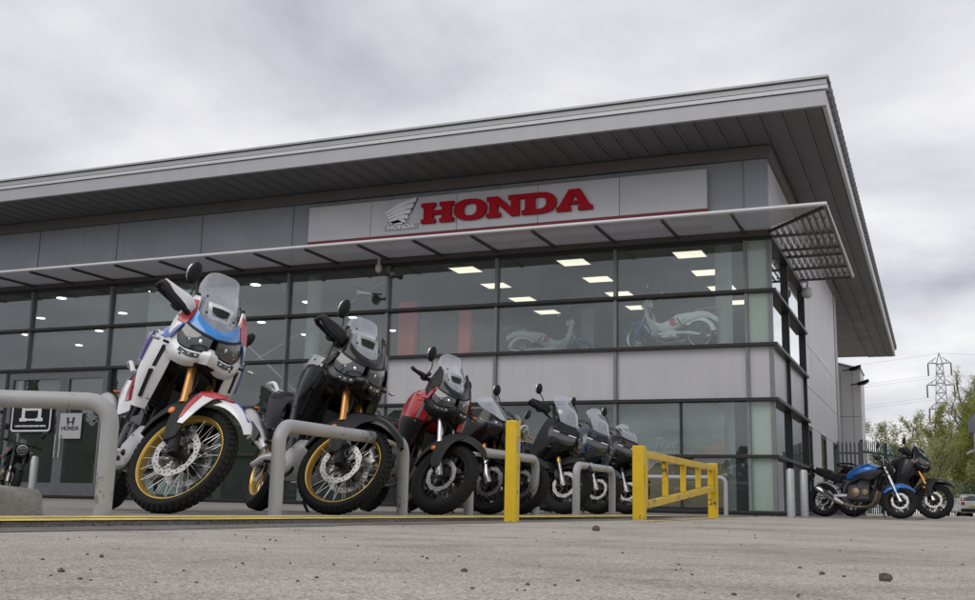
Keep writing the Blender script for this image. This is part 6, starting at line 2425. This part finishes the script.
# ------------------------------------------------------------------ trees
def leaf_mat(name, lo, hi):
    m, nt, b = new_mat(name)
    oi = nd(nt, 'ShaderNodeTexCoord')
    n = noise(nt, .8, 3, .6, oi.outputs['Object'])
    n2 = noise(nt, 7, 2, .6, oi.outputs['Object'])
    ad = nd(nt, 'ShaderNodeMath', operation='MULTIPLY_ADD')
    ad.inputs[1].default_value = .5
    nt.links.new(n2.outputs['Fac'], ad.inputs[0])
    hf = nd(nt, 'ShaderNodeMath', operation='MULTIPLY')
    hf.inputs[1].default_value = .5
    nt.links.new(n.outputs['Fac'], hf.inputs[0])
    nt.links.new(hf.outputs[0], ad.inputs[2])
    r = ramp(nt, ad.outputs[0], [(.35, lo), (.65, hi)])
    nt.links.new(r.outputs['Color'], b.inputs['Base Color'])
    b.inputs['Roughness'].default_value = .6
    b.inputs['Subsurface Weight'].default_value = 0
    tl = nd(nt, 'ShaderNodeBsdfTranslucent')
    nt.links.new(r.outputs['Color'], tl.inputs['Color'])
    mx = nd(nt, 'ShaderNodeMixShader')
    mx.inputs[0].default_value = .35
    out = [x for x in nt.nodes if x.type == 'OUTPUT_MATERIAL'][0]
    nt.links.new(b.outputs[0], mx.inputs[1])
    nt.links.new(tl.outputs[0], mx.inputs[2])
    nt.links.new(mx.outputs[0], out.inputs['Surface'])
    return m


M_['leaf_dark'] = leaf_mat('leaf_dark', (.030, .055, .016), (.075, .12, .030))
M_['leaf_spring'] = leaf_mat('leaf_spring', (.17, .21, .04), (.40, .42, .11))
M_['leaf_pale'] = leaf_mat('leaf_pale', (.24, .26, .11), (.48, .48, .23))
M_['bark'] = simple('bark', (.085, .07, .055), .9, var=.3, vs=8, bump=.6, bs=30)


def make_tree(name, loc, h, spread, leaf, dens, lsize, lb, seed, group=None, bare=.0, base=.15, shape=1.0, cat='tree', kids=6):
    rr = random.Random(seed)
    r0 = empty(name, loc, label=lb, cat=cat, group=group)
    tips = []
    b = MB()
    th = h * (.55 + .1 * shape)
    tr = [(rr.uniform(-.04, .04) * h * k * .3, rr.uniform(-.04, .04) * h * k * .3, th * k / 4) for k in range(5)]
    b.tube(tr, [h * .022, h * .018, h * .014, h * .010, h * .006], 8, sm=3)
    def branch(p, d, L_, rad, depth):
        n = 4
        pts = [p]
        q = p.copy()
        dd = d.copy()
        for k in range(n):
            dd = (dd + Vector((rr.uniform(-.3, .3), rr.uniform(-.3, .3), rr.uniform(-.05, .28)))).normalized()
            q = q + dd * (L_ / n)
            pts.append(q.copy())
        b.tube(pts, [rad * (1 - .75 * k / n) for k in range(n + 1)], 5 if depth else 6)
        for k in range(1, n + 1):
            tips.append((pts[k], L_ * .35))
        if depth < 2:
            for k in range(3 if depth == 0 else 2):
                t = pts[rr.randint(1, n)]
                branch(t, (dd + Vector((rr.uniform(-1, 1), rr.uniform(-1, 1), rr.uniform(-.2, .7)))).normalized(), L_ * .58, rad * .5, depth + 1)
    nb = kids + int(h * .6)
    for k in range(nb):
        t = base + (1 - base) * (k + .5) / nb
        i = min(3, int(t * 4))
        f = t * 4 - i
        p = Vector(tr[i]).lerp(Vector(tr[min(4, i + 1)]), f)
        an = k * 2.4 + rr.uniform(-.4, .4)
        up = .25 + .7 * t
        L_ = spread * (1.0 - .45 * abs(t - .4)) * rr.uniform(.75, 1.1)
        branch(p, Vector((math.cos(an), math.sin(an), up)).normalized(), L_, h * .008, 0)
    b.build('trunk', M_['bark'], r0)
    vs, fs = [], []
    for k in range(dens):
        p, sp = tips[rr.randrange(len(tips))]
        if rr.random() < bare and p.z > h * .55:
            continue
        c = p + Vector((rr.gauss(0, sp * .55), rr.gauss(0, sp * .55), rr.gauss(0, sp * .5)))
        if c.z < .1:
            continue
        s = lsize * rr.uniform(.6, 1.4)
        e = Euler((rr.uniform(0, 6.3), rr.uniform(-1.2, 1.2), rr.uniform(0, 6.3))).to_matrix()
        o = len(vs)
        for a_, c_ in ((-.5, 0), (0, -.32), (.55, 0), (0, .32)):
            vs.append(c + e @ Vector((a_ * s, c_ * s, .08 * s * (1 if a_ == 0 else -1))))
        fs += [(o, o + 1, o + 2), (o, o + 2, o + 3)]
    q = MB()
    q.v = [Vector(v) for v in vs]
    q.f = fs
    q.mi = [0] * len(fs)
    me = bpy.data.meshes.new('crown')
    me.from_pydata([tuple(v) for v in vs], [], fs)
    me.materials.append(leaf)
    oo = bpy.data.objects.new('crown', me)
    COL.objects.link(oo)
    oo.parent = r0
    return r0


GT = 'trees beyond the far fence'
make_tree('willow_tree', (.6, 47, 0), 5.6, 2.3, M_['leaf_pale'], 16000, .085, 'small pale green feathery tree just right of the annex', 11, GT, bare=.25)
make_tree('willow_tree', (2.6, 58, 0), 6.0, 2.2, M_['leaf_pale'], 13000, .09, 'pale green feathery tree lower and farther back between the annex and the bushy tree', 12, GT, bare=.3)
make_tree('bushy_tree', (4.3, 69, 0), 8.6, 2.9, M_['leaf_spring'], 45000, .105, 'dense yellow green bushy tree directly above the white car', 13, GT, base=.02, shape=.6, kids=14)
make_tree('bushy_tree', (6.6, 71, 0), 9.0, 3.0, M_['leaf_spring'], 45000, .105, 'dense yellow green bushy tree at the right edge behind the gate post', 14, GT, base=.02, shape=.6, kids=14)
make_tree('sparse_tree', (4.7, 74, 0), 13.8, 2.7, M_['leaf_pale'], 13000, .09, 'tall half bare spring tree rising over the bushy trees in front of the pylon', 15, GT, bare=.2, base=.35)
make_tree('sparse_tree', (7.2, 76, 0), 14.2, 2.7, M_['leaf_pale'], 13000, .09, 'tall half bare spring tree rising at the right edge', 16, GT, bare=.2, base=.35)
make_tree('bushy_tree', (1.8, 66, 0), 4.2, 2.4, M_['leaf_spring'], 18000, .10, 'low yellow green bush between the green fence and the far fence', 17, GT, base=.02, shape=.6, kids=10)
# the wood across the road behind the viewer, seen mirrored in the glazing
vs, fs = [], []
rr = random.Random(21)
for k in range(34):
    cx0 = -95 + k * 4.3 + rr.uniform(-1, 1)
    cy0 = -52 + rr.uniform(-5, 5)
    hh = rr.uniform(5.5, 10.5) if cx0 < -34 else rr.uniform(2.6, 4.4)
    for j in range(2600):
        a = rr.uniform(0, 6.283)
        u_ = rr.random() ** .5
        z = hh * (.12 + .88 * rr.random()) if j < 1700 else 2.2 * rr.random()
        rad = 2.6 * u_ + .3 if j >= 1700 else 2.9 * math.sin(min(1, (z / hh) * 1.15) * PI * .9 + .25) * u_ + .2
        c = Vector((cx0 + rad * math.cos(a) * 1.1, cy0 + rad * math.sin(a), z))
        s = rr.uniform(.16, .42)
        e = Euler((rr.uniform(0, 6.3), rr.uniform(-1.2, 1.2), rr.uniform(0, 6.3))).to_matrix()
        o = len(vs)
        for a_, c_ in ((-.5, 0), (0, -.4), (.5, 0), (0, .4)):
            vs.append(tuple(c + e @ Vector((a_ * s, c_ * s, 0))))
        fs.append((o, o + 1, o + 2, o + 3))
for row, (yy, hs) in enumerate(((-56, .80), (-53, .55))):
    cols_ = 150
    base_ = len(vs)
    for k in range(cols_):
        x = -100 + k
        lim = 7.6 if x < -34 else 3.3
        top = lim * hs * (1 + .22 * math.sin(k * .83 + row) + .16 * math.sin(k * 2.1 + 2 * row) + rr.uniform(-.08, .08))
        for q_ in range(5):
            vs.append((x + rr.uniform(-.3, .3), yy + rr.uniform(-.6, .6), top * q_ / 4))
    for k in range(cols_ - 1):
        for q_ in range(4):
            a_ = base_ + k * 5 + q_
            fs.append((a_, a_ + 5, a_ + 6, a_ + 1))
me = bpy.data.meshes.new('distant_wood')
me.from_pydata(vs, [], fs)
me.materials.append(M_['leaf_dark'])
wo = bpy.data.objects.new('distant_wood', me)
COL.objects.link(wo)
tag(wo, 'dark line of trees across the road, mirrored in the showroom glass', 'wood', kind='stuff')
# neighbouring warehouse, mirrored in the side glazing
wh = empty('warehouse', (5.8, 38, 0), label='grey ribbed warehouse with dark doorways mirrored in the side glazing', cat='building')
b = MB()
b.bx((0, 0, 0), (14, 20, 6.5))
b.build('wall', M_['clad'], wh, ang=0)
b = MB()
b.bx((-.25, -.3, 6.5), (14.2, 20.3, 6.75))
b.build('roof', M_['ledge'], wh, ang=0)
for y in (3, 9, 15):
    b = MB()
    b.bx((-.06, y, 0), (-.003, y + 3, 3.6))
    b.build('door', M_['frame_dark'], wh, ang=0)

# ------------------------------------------------------------------ sky and sun
SUN_EL, SUN_AZ = R(48), R(200)
w = bpy.data.worlds.new('World')
scene.world = w
w.use_nodes = True
nt = w.node_tree
bg = nt.nodes['Background']
sky = nd(nt, 'ShaderNodeTexSky')
sky.sky_type = 'NISHITA'
sky.sun_disc = False
sky.sun_elevation = SUN_EL
sky.sun_rotation = SUN_AZ
sky.air_density = 1.0
sky.dust_density = 2.0
tc = nd(nt, 'ShaderNodeTexCoord')
sp = nd(nt, 'ShaderNodeSeparateXYZ')
nt.links.new(tc.outputs['Generated'], sp.inputs[0])
mxz = nd(nt, 'ShaderNodeMath', operation='MAXIMUM')
mxz.inputs[1].default_value = .0
nt.links.new(sp.outputs[2], mxz.inputs[0])
az = nd(nt, 'ShaderNodeMath', operation='ADD')
az.inputs[1].default_value = .22
nt.links.new(mxz.outputs[0], az.inputs[0])
dv = nd(nt, 'ShaderNodeVectorMath', operation='SCALE')
iv = nd(nt, 'ShaderNodeMath', operation='DIVIDE')
iv.inputs[0].default_value = 1.0
nt.links.new(az.outputs[0], iv.inputs[1])
nt.links.new(tc.outputs['Generated'], dv.inputs[0])
nt.links.new(iv.outputs[0], dv.inputs['Scale'])
n1 = noise(nt, 1.75, 7, .53, dv.outputs[0])
n1.inputs['Distortion'].default_value = .25
n2 = noise(nt, .45, 3, .5, dv.outputs[0])
sm = nd(nt, 'ShaderNodeMath', operation='MULTIPLY_ADD')
sm.inputs[1].default_value = .68
nt.links.new(n1.outputs['Fac'], sm.inputs[0])
n1.inputs['Lacunarity'].default_value = 2.0
h2 = nd(nt, 'ShaderNodeMath', operation='MULTIPLY')
h2.inputs[1].default_value = .32
nt.links.new(n2.outputs['Fac'], h2.inputs[0])
nt.links.new(h2.outputs[0], sm.inputs[2])
CL = 1.0
cl = ramp(nt, sm.outputs[0], [(.37, (.35, .355, .395)), (.44, (.445, .45, .49)), (.50, (.53, .53, .56)), (.56, (.61, .605, .625)), (.66, (.74, .73, .735))])
scl = nd(nt, 'ShaderNodeVectorMath', operation='SCALE')
scl.inputs['Scale'].default_value = 10.0
nt.links.new(cl.outputs['Color'], scl.inputs[0])
mix = nd(nt, 'ShaderNodeMix', data_type='RGBA')
mix.inputs[0].default_value = .93
nt.links.new(sky.outputs['Color'], mix.inputs[6])
nt.links.new(scl.outputs[0], mix.inputs[7])
nt.links.new(mix.outputs[2], bg.inputs['Color'])
bg.inputs['Strength'].default_value = .1
sd = bpy.data.lights.new('sun', 'SUN')
sd.energy = .8
sd.angle = R(40)
sd.color = (1.0, .96, .90)
so = bpy.data.objects.new('sun', sd)
COL.objects.link(so)
dvec = Vector((math.sin(SUN_AZ) * math.cos(SUN_EL), math.cos(SUN_AZ) * math.cos(SUN_EL), math.sin(SUN_EL)))
so.rotation_euler = dvec.to_track_quat('Z', 'Y').to_euler()
so.location = (0, 0, 40)
scene.view_settings.view_transform = 'Standard'
scene.view_settings.look = 'None'
scene.view_settings.exposure = .46
scene.view_settings.gamma = 1
scene.view_settings.use_curve_mapping = False
scene.cycles.max_bounces = 8
scene.cycles.transparent_max_bounces = 16
scene.cycles.glossy_bounces = 4
scene.cycles.diffuse_bounces = 3
scene.cycles.use_denoising = True
# ------------------------------------------------------------------ camera (solved from the facade)
CAM_P = Vector((1.0582 * 2.5, -7.8795 * 2.5, .095))
yaw, pit, rol = -0.3984, 0.1894, 0.0224
fwd = Vector((math.sin(yaw) * math.cos(pit), math.cos(yaw) * math.cos(pit), math.sin(pit)))
rgt = Vector((math.cos(yaw), -math.sin(yaw), 0))
upv = rgt.cross(fwd)
rgt, upv = rgt * math.cos(rol) + upv * math.sin(rol), upv * math.cos(rol) - rgt * math.sin(rol)
cam_d = bpy.data.cameras.new('camera')
cam = bpy.data.objects.new('camera', cam_d)
COL.objects.link(cam)
cam.matrix_world = Matrix((
    (rgt.x, upv.x, -fwd.x, CAM_P.x),
    (rgt.y, upv.y, -fwd.y, CAM_P.y),
    (rgt.z, upv.z, -fwd.z, CAM_P.z),
    (0, 0, 0, 1)))
cam_d.sensor_fit = 'HORIZONTAL'
cam_d.sensor_width = 36
cam_d.lens = 36 * 1063.62 / 975
cam_d.clip_start = .02
cam_d.clip_end = 4000
scene.camera = cam
